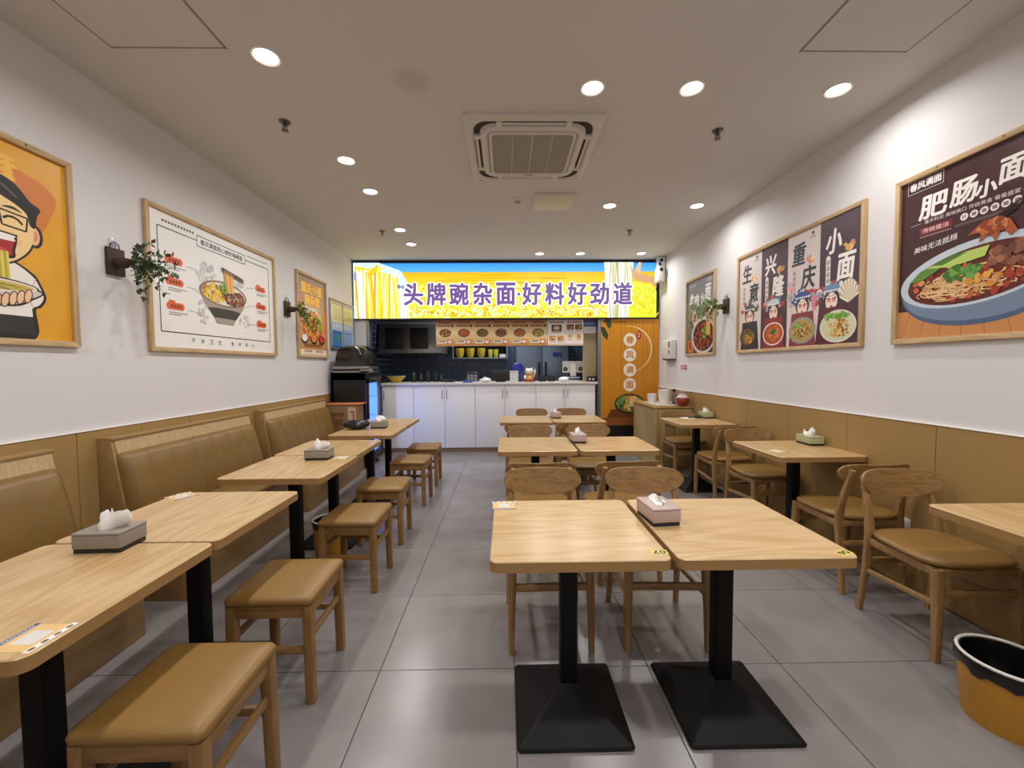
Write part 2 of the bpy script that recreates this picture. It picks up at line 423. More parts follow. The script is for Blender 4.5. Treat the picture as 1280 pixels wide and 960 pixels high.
for k in range(4):
    M = Matrix.Rotation(R(90*k), 4, 'Z')
    v = G().box(-.21, .21, -.404, -.384, -.034, -.027, .003).obj('louvre', acw, ac); v.matrix_local = M
    for s in (-1, 1):
        b = G().box(s*.232-.02, s*.232+.02, -.418, -.362, -.036, -.014, .004).obj('channel_bridge', acw, ac); b.matrix_local = M
G().box(-.03, .03, .296, .302, -.05, -.046).obj('logo_strip', acd, gr)
G().cyl((-.4, .43, -.03), (-.4, .43, -.036), .012).obj('corner_screw', acg, ac)
pl = thing('ceiling_plate', 'pale yellowish square plate behind the air conditioner', 'ceiling plate', (.485, 4.145, ZC))
G().box(-.2, .2, -.2, .2, -.016, 0, .005).obj('plate_frame', acw, pl)
G().box(-.182, .182, -.182, .182, -.021, -.014, .004).obj('diffuser', mat('aged_cream_plastic', '#d2d0b4', .4), pl)
sm = thing('smoke_detector', 'small round smoke detector beside the pale ceiling plate', 'smoke detector', (.131, 4.118, ZC))
G().lathe([(0, -.03), (.028, -.03), (.034, -.024), (.036, -.018)], 20).obj('sensor_head', mat('beige_plastic', '#a3988b', .5), sm)
G().lathe([(.036, -.018), (.05, -.016), (.052, 0)], 20).obj('mount', white_pl, sm)
chrome = mat('dull_chrome', '#6b645c', .35, metal=.8)
for x, y, d in ((-1.461, 2.827, 'near the left wall, between the first two left downlights'), (1.497, 2.917, 'right of the air conditioner'), (-1.477, 5.047, 'far left, beside the fourth left downlight'), (1.521, 5.031, 'far right, near the lit sign')):
    t = thing('fire_sprinkler', 'small chrome fire sprinkler head '+d, 'sprinkler', (x, y, ZC), group='ceiling sprinklers')
    G().lathe([(.038, 0), (.034, -.008), (.014, -.01)], 16).obj('escutcheon', chrome, t)
    G().cyl((0, 0, -.008), (0, 0, -.04), .009, .007, 10).obj('body', chrome, t)
    for s in (-1, 1): G().tube([(s*.012, 0, -.02), (s*.016, 0, -.04), (s*.004, 0, -.056)], .003, 6).obj('yoke_arm', chrome, t)
    G().lathe([(0, -.058), (.022, -.056), (.022, -.06), (0, -.061)], 12).obj('deflector', chrome, t)
for x0, x1, d in ((-2.0, -1.423, 'left'), (1.556, 2.12, 'right')):
    t = thing('ceiling_access_panel', f'flush square access panel in the ceiling near the {d} wall', 'access panel', (0, 0, ZC), group='ceiling access panels')
    G().box(x0+.006, x1-.006, 1.63, 2.185, -.004, 0, .001, 1).obj('hatch', ceil_m, t)
    g = G()
    for a in ((x0-.004, x0+.004, 1.62, 2.2), (x1-.004, x1+.004, 1.62, 2.2), (x0, x1, 2.187, 2.197), (x0, x1, 1.618, 1.628)): g.box(a[0], a[1], a[2], a[3], -.002, 0)
    g.obj('hatch_edge', mat('hatch_gap', '#8d867d', .7), t)

# ------------------------------------------------------------ tables
def build_table():
    t = thing('dining_table', 't', 'table')
    H = .73
    g = G(); P = rrect(.296, .299, .03, 6)
    g.loft([[(x, y, z) for x, y in P] for z in (H-.036, H-.003)], close=True, cap=False); g.bm.faces.new([v for v in g.bm.verts][:len(P)])
    g.obj('edge_band', edge_m, t)
    g = G(); Q = rrect(.293, .296, .028, 6)
    g.loft([[(x, y, H-.003) for x, y in P], [(x, y, H) for x, y in Q]], close=True, cap=True)
    g.obj('table_top', top_m, t)
    G().box(-.033, .033, -.033, .033, .09, H-.04, .008).obj('pedestal', black_m, t)
    G().box(-.15, .15, -.15, .15, H-.043, H-.0365).obj('top_plate', black_m, t)
    g = G()
    def sq(h, z, r): return [(x, y, z) for x, y in rrect(h, h, r, 4)]
    g.loft([sq(.205, 0, .012), sq(.208, .008, .012), sq(.203, .015, .012), sq(.05, .105, .004), sq(.036, .116, .004)], close=True, cap=True)
    g.obj('pyramid_base', black_m, t, ang=20)
    return t
tb = build_table(); used = False
TABLES = {}
for key, x, y, rz, z, lab, grp in [
    ('c1l', .24, 1.577, 0, 0, 'near centre square table numbered 07 at its front corner', 'centre table pairs'),
    ('c1r', .852, 1.577, 0, 0, 'near centre square table carrying the pink tissue box, right of table 07', 'centre table pairs'),
    ('c2l', .235, 3.268, 0, 0, 'left table of the middle centre pair, pink tissue box at its right edge', 'centre table pairs'),
    ('c2r', .845, 3.262, 0, 0, 'right table of the middle centre pair in front of two chairs', 'centre table pairs'),
    ('c3l', .23, 4.815, 0, 0, 'left table of the far centre pair before the white counter', 'centre table pairs'),
    ('c3r', .832, 4.815, 0, 0, 'right table of the far centre pair before the white counter', 'centre table pairs'),
    ('l1', -1.345, 1.165, 90, 0, 'nearest left table with a colourful sticker on its rounded corner', 'tables along the bench'),
    ('l2', -1.345, 1.768, 90, 0, 'second left table, joined behind the nearest one', 'tables along the bench'),
    ('l3', -1.345, 2.6, 90, 0, 'third left table with a grey tissue box on it', 'tables along the bench'),
    ('l4', -1.365, 3.212, 90, 0, 'fourth left table, joined behind the third', 'tables along the bench'),
    ('l5', -1.345, 4.04, 90, 0, 'fifth left table with a black pouch and tissue box', 'tables along the bench'),
    ('l6', -1.345, 4.655, 90, 0, 'farthest left table, beside the black cooler', 'tables along the bench'),
    ('r1', 2.12, 2.96, 90, .008, 'right wall table with a green tissue box, between four chairs', 'tables along the right wall'),
    ('r2', 2.1, 4.46, 90, .008, 'far right wall table with papers, near the low cabinet', 'tables along the right wall'),
    ('r3', 2.14, 1.45, 90, .008, 'nearest right wall table cut by the picture edge', 'tables along the right wall')]:
    TABLES[key] = o = place(tb, used, (x, y, z), R(rz), lab, grp); used = True
    if key == 'r3':                       # pedestal stands close to the wall
        for c in ALL_CHILDREN(o):
            if c.name.split('.')[0] in ('pedestal', 'pyramid_base', 'top_plate'): c.location.y -= .085
    if z: o.scale = (1, 1, (.73+z)/.73); o.location.z = 0

# ------------------------------------------------------------ stools
def build_stool():
    t = thing('stool', 't', 'stool'); h = .17
    rows = []
    for z, k in ((.405, .168), (.41, .174), (.425, .176), (.437, .17), (.443, .155), (.447, .1)):
        rows.append([(x, y, z) for x, y in rrect(k, k, .022*k/.17, 4)])
    G().loft(rows, close=True).obj('seat_cushion', leather, t, ang=60)
    for sx in (-1, 1):
        for sy in (-1, 1):
            G().tube([(sx*.150, sy*.150, .404), (sx*.155, sy*.155, .0)], [(.021, .021), (.019, .019)], 12, square=True).obj('leg', stool_m, t)
    sd = wood('ash_stool_rail', '#785730', '#956f40', 0, .42, .8, 1.5)
    for s in (-1, 1):
        G().box(-.14, .14, s*.152-.011, s*.152+.011, .352, .404, .003).obj('apron', sd, t)
        a = G().box(-.14, .14, -.011, .011, .352, .404, .003).obj('apron', sd, t); a.rotation_euler.z = R(90); a.location.x = s*.152
        G().box(-.145, .145, s*.152-.009, s*.152+.009, .2, .228, .004).obj('stretcher', sd, t)
        a = G().box(-.145, .145, -.009, .009, .25, .278, .004).obj('stretcher', sd, t); a.rotation_euler.z = R(90); a.location.x = s*.152
    return t
st = build_stool(); used = False
for x, y, rz, d in ((-.945, 1.175, 0, 'nearest the camera beside the stickered table corner'), (-.955, 1.77, 1, 'second from the camera along the left tables'),
                    (-.95, 2.575, -1, 'third from the camera, in front of the grey tissue box table'), (-.965, 3.23, 1, 'fourth from the camera along the left tables'),
                    (-.95, 4.09, -2, 'fifth from the camera, second from the counter'), (-.95, 4.75, 1, 'farthest from the camera, nearest the white counter')):
    place(st, used, (x, y, 0), R(rz), 'wooden tan cushioned stool '+d, 'stools along the aisle'); used = True

# ------------------------------------------------------------ chairs
def catmull(P, n=5):
    P = [Vector(p) for p in P]; out = []
    for i in range(len(P)-1):
        p0, p1, p2, p3 = P[max(i-1, 0)], P[i], P[i+1], P[min(i+2, len(P)-1)]
        for k in range(n):
            t = k/n; out.append(.5*((2*p1)+(p2-p0)*t+(2*p0-5*p1+4*p2-p3)*t*t+(3*p1-p0-3*p2+p3)*t**3))
    return out+[P[-1]]
def build_chair():
    t = thing('dining_chair', 't', 'chair')
    # seat: padded, wider at the front, rounded
    def outline(k, n=36):
        P = []
        for i in range(n):
            a = 2*math.pi*i/n; c, s = math.cos(a), math.sin(a)
            x = math.copysign(abs(c)**.55, c); y = math.copysign(abs(s)**.55, s)
            wd = .228-.025*(y+1)/2
            P.append((x*(wd-k), y*(.212-k)-.008))
        return P
    rows = [[(x, y, z) for x, y in outline(k)] for z, k in ((.432, .012), (.437, .003), (.446, 0), (.456, .006), (.463, .03), (.467, .08))]
    G().loft(rows, close=True).obj('seat', leather, t, ang=60)
    rows = [[(x, y, z) for x, y in outline(k)] for z, k in ((.418, .03), (.432, .016))]
    G().loft(rows, close=True).obj('seat_board', chair_m, t)
    for s in (-1, 1):
        G().tube([(s*.182, -.185, .42), (s*.188, -.198, .2), (s*.19, -.2, 0)], [(.021, .021), (.018, .018), (.014, .014)], 10, square=True).obj('leg', chair_m, t)
        path = catmull([(s*.192, .21, 0), (s*.188, .185, .2), (s*.186, .165, .4), (s*.184, .172, .5), (s*.178, .198, .62), (s*.168, .232, .74)])
        nn = len(path); rad = []
        for i, p in enumerate(path):
            z = p.z; k = .014+.009*math.exp(-((z-.42)/.16)**2); rad.append((.0135, k))
        G().tube(path, rad, 10, ref=(1, 0, 0), square=True).obj('leg', chair_m, t)
        G().tube([(s*.183, -.17, .405), (s*.184, .16, .40)], (.012, .02), 8, square=True).obj('side_rail', chair_m, t)
        G().tube([(s*.187, -.19, .262), (s*.187, .178, .235)], (.009, .0125), 8, square=True).obj('stretcher', chair_m, t)
    rail = wood('ash_chair_rail', '#8a683e', '#a58153', 0, .42, .8, 1.5)
    G().box(-.175, .175, -.2, -.178, .392, .425, .004).obj('front_rail', rail, t)
    G().box(-.175, .175, .158, .18, .39, .425, .004).obj('rear_rail', rail, t)
    G().box(-.18, .18, -.205, -.184, .295, .33, .005).obj('cross_stretcher', rail, t)
    G().box(-.18, .18, .17, .188, .275, .305, .005).obj('cross_stretcher', rail, t)
    # bent backrest panel
    g = G(); n, th = 28, .013; front, rear = [], []
    def edge(u):
        u = max(-1, min(1, u)); a = abs(u)
        topz = .715+.058*(1-a**7)**.5; bot = .715-.088*(1-a**2.6)**.62
        return topz, bot
    for i in range(n+1):
        u = math.sin((i/n-.5)*math.pi); tz, bz = edge(u*.9999); rf, rr = [], []
        for j in range(7):
            z = bz+(tz-bz)*j/6; y = .235-.05*u*u+(z-.7)*.22
            rf.append((u*.217, y-th, z)); rr.append((u*.217, y, z))
        front.append(rf); rear.append(rr[::-1])
    g.loft([a+b for a, b in zip(front, rear)], close=True, cap=True)
    bmesh.ops.remove_doubles(g.bm, verts=g.bm.verts, dist=.0008)
    g.obj('backrest', back_m, t, ang=50)
    return t
ch = build_chair(); used = False
for x, y, rz, d, grp in (
    (.205, 2.078, 1, 'behind table 07, facing the camera', 'centre chairs'), (.765, 2.07, -2, 'behind the near table with pink tissue box, facing the camera', 'centre chairs'),
    (.21, 2.66, 180, 'facing away at the left middle table, just behind table 07', 'centre chairs'), (.75, 2.68, 184, 'facing away at the right middle table, its back just peeking over', 'centre chairs'),
    (.235, 3.8, 0, 'behind the left middle table, facing the camera', 'centre chairs'), (.81, 3.79, 2, 'behind the right middle table, facing the camera', 'centre chairs'),
    (.2, 4.37, 180, 'facing away at the left far centre table', 'centre chairs'), (.73, 4.365, 180, 'facing away at the right far centre table', 'centre chairs'),
    (.35, 5.36, 0, 'behind the left far table, against the white counter', 'centre chairs'), (.88, 5.36, 0, 'behind the right far table, against the white counter', 'centre chairs'),
    (2.137, 1.968, -1, 'nearest the camera on the right, facing the table cut by the picture edge', 'chairs along the right wall'), (2.165, 2.54, 181, 'facing away at the near side of the green tissue box table', 'chairs along the right wall'),
    (2.185, 3.44, 2, 'behind the green tissue box table, facing the camera', 'chairs along the right wall'), (2.18, 4.02, 180, 'facing away at the near side of the far right table', 'chairs along the right wall'),
    (2.17, 4.92, 0, 'at the far right table beside the low cabinet, facing the camera', 'chairs along the right wall')):
    place(ch, used, (x, y, 0), R(rz), 'wooden chair '+d, grp); used = True

# ------------------------------------------------------------ bench seats on the left wall
def bench(y0, y1, lab):
    t = thing('bench_seat', lab, 'bench', (XL+.012, y0, 0), group='bench seats along the left wall'); Ln = y1-y0
    xf = -1.845-XL-.012            # front of the base
    G().box(.06, xf, 0, Ln, 0, .4, .004).obj('base_box', bench_m, t)
    # two end panels of the back
    G().prism([(0, .4), (.165, .4), (.078, .945), (0, .945)], 1, 0, .022, .002).obj('end_panel', bench_m, t)
    G().prism([(0, .4), (.12, .4), (.06, .945), (0, .945)], 1, Ln-.022, Ln, .002).obj('end_panel', bench_m, t)
    G().box(0, .086, 0, Ln, .94, .958, .004).obj('cap_rail', bench_m, t)
    G().prism([(.058, .86), (.097, .86), (.08, .94), (.058, .94)], 1, .022, Ln-.01).obj('wood_strip', strip_m, t)
    # back cushion with vertical channels
    nc = 7; g = G(); rows = []; ny = nc*8
    for i in range(ny+1):
        f = i/ny; y = .012+(Ln-.02)*f; q = (f*nc) % 1; e = min(q, 1-q)
        puff = .012*min(1, e*6)**.5 if 0 < i < ny else 0
        end = min(1, min(f, 1-f)*40)**.5
        r = [(.03, y, .44)]
        for z, d in ((.45, .205), (.52, .212), (.65, .186), (.76, .158), (.83, .138), (.862, .115), (.87, .07)):
            r.append((d*(.7+.3*end)+puff*(1 if .5 < z < .85 else .4), y, z))
        r.append((.03, y, .86)); rows.append(r)
    g.loft(rows, close=True).obj('back_cushion', leather_b, t, ang=50)
    g = G(); rr = [(x, z) for x, z in ((.1, .405), (xf+.012, .405), (xf+.022, .42), (xf+.022, .445), (xf+.008, .462), (xf-.03, .468), (.1, .472))]
    g.prism(rr, 1, .004, Ln-.004, .003).obj('seat_cushion', leather_b, t, ang=50)
bench(.78, 2.06, 'tan padded bench seat at the nearest left table, cut by the picture edge')
bench(2.355, 3.62, 'tan padded bench seat in the middle of the left wall')
bench(3.82, 5.13, 'tan padded bench seat farthest down the left wall')

# ------------------------------------------------------------ tissue boxes
def tissue(x, y, rz, c, cname, lab, zt=.73, tuft=.05, flat=False):
    t = thing('tissue_box', lab, 'tissue box', (x, y, zt), R(rz), 'tissue boxes on the tables')
    body = mat('tissue_'+cname, c, .45); lid = mat('tissue_lid_'+cname, c, .4)
    G().box(-.076, .076, -.054, .054, 0, .014, .003).obj('base', dark_pl, t)
    G().box(-.079, .079, -.057, .057, .014, .062, .006, 3).obj('box_body', body, t)
    G().box(-.08, .08, -.058, .058, .061, .07, .004).obj('lid', lid, t)
    G().lathe([(0, .0705), (.035, .0705), (.037, .069)], 24, sx=1, sy=.45).obj('slot', mat('slot_dark', '#4a3d2c', .7), t)
    rg = random.Random(int(x*1000+y*77)); g = G(); rows = []
    for i in range(7):
        f = i/6; r = []
        for k in range(16):
            a = 2*math.pi*k/16; w = (.036-.002*f+.012*math.sin(f*3.1))*(1+.3*math.sin(a*3+f*2)+.15*rg.uniform(-1, 1)*f)
            zz = .068+tuft*f*(1+.35*math.sin(a+1.2+y)+.25*rg.uniform(-1, 1)*f)
            r.append((w*math.cos(a)+.018*f*math.cos(rg.random()), w*.75*math.sin(a)*(1-.8*f)+.012*f*math.sin(a*2+x*9), zz))
        rows.append(r)
    g.loft(rows, close=True).obj('tissue', tissue_m, t, ang=60)
GREY, PINK, GREEN = '#8f887d', '#b7a09b', '#a9ae88'
tissue(-1.392, 1.435, 2, GREY, 'grey', 'large looking grey tissue box on the nearest left table')
tissue(-1.28, 2.8, 2, GREY, 'grey', 'grey tissue box on the third left table, before the farthest bench')
tissue(-1.3, 4.2, 4, GREY, 'grey', 'grey tissue box beside the black pouch on the far left table')
tissue(.613, 1.625, 96, PINK, 'pink', 'pinkish tissue box between the two nearest centre tables', tuft=.018)
tissue(.59, 3.33, 92, PINK, 'pink', 'pinkish tissue box on the middle centre tables', tuft=.04)
tissue(.6, 4.9, 90, PINK, 'pink', 'pinkish tissue box on the far centre tables', tuft=.03)
tissue(2.345, 3.1, 88, GREEN, 'green', 'green tissue box on the right wall table between four chairs', .738, .045)
tissue(2.335, 4.72, 86, GREEN, 'green', 'green tissue box on the far right table beside papers', .738, .045)

# stickers on tables (flat print)
def sticker(name, lab, x, y, rz, P, z=.7302):
    o = P.obj(name, INK, None, lab); o.location = (x, y, z); o.rotation_euler.z = R(rz); tag(o, None, 'sticker', 'table stickers'); return o
def number(txt):
    return Print().rect(0, 0, .055, .032, '#d9c85a').text(txt, 0, 0, .022, '#1d1c12', .04, .042)
sticker('number_sticker', 'yellow number sticker 07 at the front corner of the near centre table', .51, 1.336, 180, number('07'))
sticker('number_sticker', 'yellow number sticker at the right front corner of the near tissue box table', 1.117, 1.313, 205, number('06'))
def code_sticker():
    P = Print().rect(0, 0, .1, .075, '#e3bd80').rect(0, .002, .05, .05, '#d9d6d2')
    P.rect(0, .046, .108, .016, '#f2eee8')
    for k in range(4): P.ell(-.04+.027*k, .046, .008, .005, '#5a4b3c', n=10)
    P.rect(0, -.043, .108, .012, '#3c4f86').dashes(0, -.043, .09, .004, '#d8dce8', 12)
    return P
sticker('code_sticker', 'orange and white sticker with blue strip on the nearest left table corner', -1.11, .945, -90, code_sticker())
sticker('code_sticker', 'pale sticker with blue strip at the far corner of table 07', -.012, 1.81, 0, code_sticker())
sticker('code_sticker', 'white and purple sticker at the bench side of the second left table', -1.585, 2.0, 60, code_sticker())
sticker('code_sticker', 'small sticker on the aisle side of the third left table', -1.13, 2.83, 90, code_sticker())
sticker('code_sticker', 'small sticker on the green tissue box table', 1.93, 2.85, 30, code_sticker(), .7383)

# ------------------------------------------------------------ framed posters
def poster(side, yc, wd, lab, paint, h=.985, zc=1.965, bg='#ffffff'):
    t = thing('framed_poster', lab, 'poster', M=wallM(side, yc, zc), group='framed posters on the walls')
    G().box(-wd/2+.01, wd/2-.01, -h/2+.01, h/2-.01, .001, .008).obj('backing', mat('poster_backing', '#8d7d66', .7), t)
    f = .03
    for s in (-1, 1):
        G().prism([(-wd/2, s*h/2), (wd/2, s*h/2), (wd/2-f, s*(h/2-f)), (-wd/2+f, s*(h/2-f))], 2, 0, .026, .002).obj('frame_rail', frame_m, t)
        G().prism([(s*wd/2, -h/2), (s*wd/2, h/2), (s*(wd/2-f), h/2-f), (s*(wd/2-f), -h/2+f)], 2, 0, .026, .002).obj('frame_upright', frame_v, t)
    for q in range(2):
        kx = wd*(.22-.4*q); k = G().cyl((kx, h/2-.012, .0255), (kx, h/2-.012, .0268), .006, n=10).obj('wood_knot', mat('knot', '#7d5c35', .7), t)
    P = Print((wd/2-.026, h/2-.026)); P.rect(0, 0, wd-.05, h-.05, bg); paint(P, wd-.06, h-.06)
    o = P.obj('print', INK, t); o.location.z = .009
    return t
def bowl(P, cx, cy, rx, ry, body, rim, soup, depth=None, seed=1, noodle=None, tops=(), rot=0):
    dp = depth if depth is not None else rx*.8
    if dp:
        pts = [(cx+rx*math.cos(math.pi+math.pi*k/20), cy+dp*math.copysign(abs(math.sin(math.pi*k/20))**.85, -1)) for k in range(21)]
        P.poly(pts, body)
    P.ell(cx, cy, rx, ry, rim, rot, 30); P.ell(cx, cy, rx*.9, ry*.88, soup, rot, 30)
    if noodle: P.noodles(noodle[0], cx, cy, rx*.85, ry*.8, rx*.03, noodle[1], seed)
    for n, ox, oy, sx, sy, r, cols in tops: P.blobs(n, cx+ox*rx, cy+oy*ry, sx*rx, sy*ry, r*rx, cols, seed+n)
def man_poster(P, W, H):
    P.rect(0, 0, W, H, '#e3a42c'); P.blobs(40, 0, .1, .3, .3, .05, ['#e5a730', '#e1a028'], 3)
    P.soft([(-.3, .25), (-.2, .36), (0, .385), (.14, .35), (.25, .32), (.305, .26), (.28, .18), (.225, .07), (.2, .12), (.15, .2), (-.2, .1)], '#d47c35')
    for a, b in ((.0, .385), (.01, .355), (-.01, .325), (.0, .295)): P.soft([(a-.09, b+.004), (a+.1, b+.012), (a+.13, b), (a+.1, b-.01), (a-.08, b-.014)], '#f1b840')
    P.soft([(.09, .38), (.11, .37), (.12, .3), (.1, .27), (.085, .3)], '#f1b840')
    dk = '#2a2422'; skin = '#f4d296'
    # body: dark outline, shirt, trousers
    P.soft([(-.25, -.13), (0, -.07), (.1, -.09), (.185, -.14), (.215, -.19), (.235, -.25), (.21, -.3), (.185, -.32), (.19, -.44), (.1, -.47), (-.3, -.47), (-.3, -.2)], dk)
    P.soft([(-.24, -.14), (0, -.08), (.1, -.1), (.175, -.148), (.205, -.195), (.222, -.25), (.2, -.29), (.17, -.31), (.165, -.36), (.1, -.37), (-.28, -.37), (-.28, -.2)], '#f3ece6')
    P.poly([(-.3, -.352), (.17, -.352), (.185, -.44), (-.3, -.44)], '#343436')
    P.line([(.19, -.16), (.16, -.26), (.17, -.3)], .006, '#c9beb8')
    # head with ear
    face = [(-.2, .1), (-.19, -.0), (-.1, -.095), (0, -.115), (.09, -.1), (.16, -.04), (.19, .03), (.195, .12), (.16, .2), (0, .24), (-.15, .2)]
    P.soft([(x*1.05, -.0+y*1.06-.002) for x, y in face], dk); P.ell(.198, .05, .036, .058, dk); P.ell(.195, .05, .025, .045, '#f0bd8e'); P.ell(.197, .052, .013, .027, '#d99a70')
    P.soft(face, skin); P.ell(.11, -.0, .035, .02, '#f5bd8c')
    # hair
    P.soft([(-.23, .1), (-.225, .22), (-.13, .295), (.02, .305), (.12, .28), (.185, .215), (.228, .19), (.213, .15), (.2, .09), (.178, .1), (.165, .15), (.11, .185), (.02, .215), (-.06, .22), (-.18, .18)], '#221d20')
    P.line([(-.12, .26), (.0, .275), (.08, .25), (.13, .215)], .012, '#5d4d52').line([(-.12, .245), (-.02, .255), (.05, .235)], .007, '#443a3e')
    for s_ in (-1, 1):
        x = -.005+s_*.115
        P.soft([(x-.045, .152), (x, .165), (x+.04, .145), (x, .152)], dk)
        P.line([(x-.04, .1), (x-.02, .113), (x, .115), (x+.02, .108), (x+.038, .09)], .011, dk)
        P.line([(x-.055, .138), (x+.06, .128)], .008, dk).line([(x+.06, .128), (x+.052, .062)], .008, dk).line([(x+.052, .062), (x-.045, .068)], .008, dk).line([(x-.045, .068), (x-.055, .138)], .008, dk)
    P.line([(.05, .135), (-.06, .135)], .008, dk).line([(.17, .127), (.195, .11)], .008, dk).line([(.02, .1), (.035, .068), (.0, .06)], .007, '#c98d5a')
    # mouth, teeth, tongue, noodles
    P.soft([(-.13, .035), (.1, .035), (.122, .02), (.112, -.04), (.09, -.085), (-.11, -.085), (-.14, -.03)], dk); P.soft([(-.12, .028), (.095, .028), (.112, .015), (.1, -.04), (.082, -.074), (-.1, -.074), (-.125, -.03)], '#a82f33')
    P.soft([(-.12, .028), (.095, .028), (.108, .012), (.095, -.002), (-.11, -.002), (-.125, .01)], '#f4eeea'); P.ell(.0, -.055, .085, .02, '#c9484a')
    P.rect(.0, -.14, .17, .17, '#cfc04e')
    for k in range(15): P.line([(-.082+.0115*k, -.055), (-.084+.012*k, -.14), (-.082+.0118*k, -.225)], .0045, ['#e9dd7a', '#a99b35'][k % 2])
    # bowl and fingers
    P.ell(.0, -.215, .205, .036, dk, n=30); P.soft([(-.2, -.215), (-.17, -.27), (-.09, -.31), (.09, -.31), (.165, -.275), (.204, -.215)], dk)
    P.soft([(-.19, -.22), (-.16, -.268), (-.09, -.3), (.09, -.3), (.158, -.268), (.194, -.22)], '#dccdc4'); P.ell(0, -.215, .196, .03, '#e9ded6', n=30).ell(0, -.216, .18, .022, '#cdb95a', n=30); P.noodles(30, 0, -.216, .17, .018, .006, ['#eedd82', '#b8a03c', '#7a8a3c'], 5)
    for k in range(5): x, y = .03+.031*k, -.292+.01*k; P.ell(x, y, .018, .037, dk, -.25); P.ell(x, y, .0135, .032, '#f0c6a0', -.25)
def spice_poster(P, W, H):
    P.rect(0, 0, W, H, '#f2f0ee'); k = '#2b2b2f'
    for a in (((-.645, .36), (-.29, .36)), ((.29, .36), (.645, .36)), ((-.645, -.355), (.645, -.355)), ((-.645, .36), (-.645, -.355)), ((.645, .36), (.645, -.355))): P.line(list(a), .008, k)
    P.rect(0, .36, .58, .085, k).rect(0, .36, .566, .071, '#f4f3f1'); P.text('春风满面用心做好每碗面', 0, .36, .042, k, .03, .5)
    P.dashes(-.46, .405, .3, .016, '#57575a', 11).dashes(.47, .405, .3, .012, '#8b8b8d', 16)
    for i, c_ in enumerate('干净卫生食材放心'): P.text(c_, -.36+.095*i+(.06 if i > 3 else 0), -.403, .034, '#4a4a4d', .012)
    for s, ys_ in ((-1, (.15, 0, -.17)), (1, (.135, -.03, -.2))):
        for i, y in enumerate(ys_):
            x = s*.51; P.rect(x-.035, y+.03, .055, .018, '#d95c33'); P.ell(x-.06, y, .025, .026, '#e2663c').ell(x+.05, y, .025, .026, '#e2663c').rect(x, y, .12, .05, '#e2663c')
            P.dashes(x, y, .1, .022, '#7c2f1a', 4 if s < 0 else 3); P.dashes(x+.02, y-.045, .17, .007, '#77777a', 12).dashes(x-.01, y-.06, .11, .007, '#77777a', 8)
            P.line([(x-s*.11, y-.01), (x-s*.2, y-.02), (x-s*.24, y-.045)], .004, '#8f8f92')
    P.blobs(26, -.2, .13, .1, .08, .02, ['#d8d8db', '#c3c3c8', '#e4e4e6'], 5).blobs(24, .2, .1, .07, .1, .016, ['#d8d8db', '#c9c9cd'], 6).blobs(16, -.26, -.18, .06, .1, .016, ['#cdcdd2', '#dedee1'], 8).blobs(12, .25, -.2, .08, .05, .016, ['#cdcdd2', '#dedee1'], 9)
    # bowl
    pts = [(-.28, 0), (-.24, -.09), (-.13, -.2), (-.1, -.245), (.1, -.245), (.13, -.2), (.24, -.09), (.28, 0)]
    P.poly(pts, '#a99b92'); P.poly([(-.2, -.13), (-.13, -.2), (.13, -.2), (.2, -.13), (.1, -.12), (-.1, -.12)], '#3d3a3c')
    P.ell(0, .0, .285, .105, '#8a7668', 0, 32).ell(0, .0, .262, .09, '#e9e2d6', 0, 32)
    P.blobs(130, -.12, -.005, .13, .07, .014, ['#f0c63a', '#e8b52a', '#f5d858', '#b0702a'], 11)
    P.blobs(110, .12, -.015, .13, .065, .014, ['#6e3a26', '#8f4a2c', '#a8643c', '#532b1f'], 12)
    P.blobs(60, 0, .05, .08, .04, .012, ['#6f9a3a', '#8fb855', '#4f7a2c'], 13)
    P.poly([(-.01, .2), (.11, .2), (.11, .02), (.03, .02)], '#e8a24a')
    for q in range(7): P.line([(-.005+.018*q, .2), (.005+.016*q, .1), (.03+.012*q, .02)], .006, ['#f4c676', '#cf7f2c', '#f8dca0'][q % 3])
    P.line([(-.03, .215), (.25, .165)], .014, '#4b3d38').line([(-.03, .195), (.25, .145)], .014, '#6b5850')
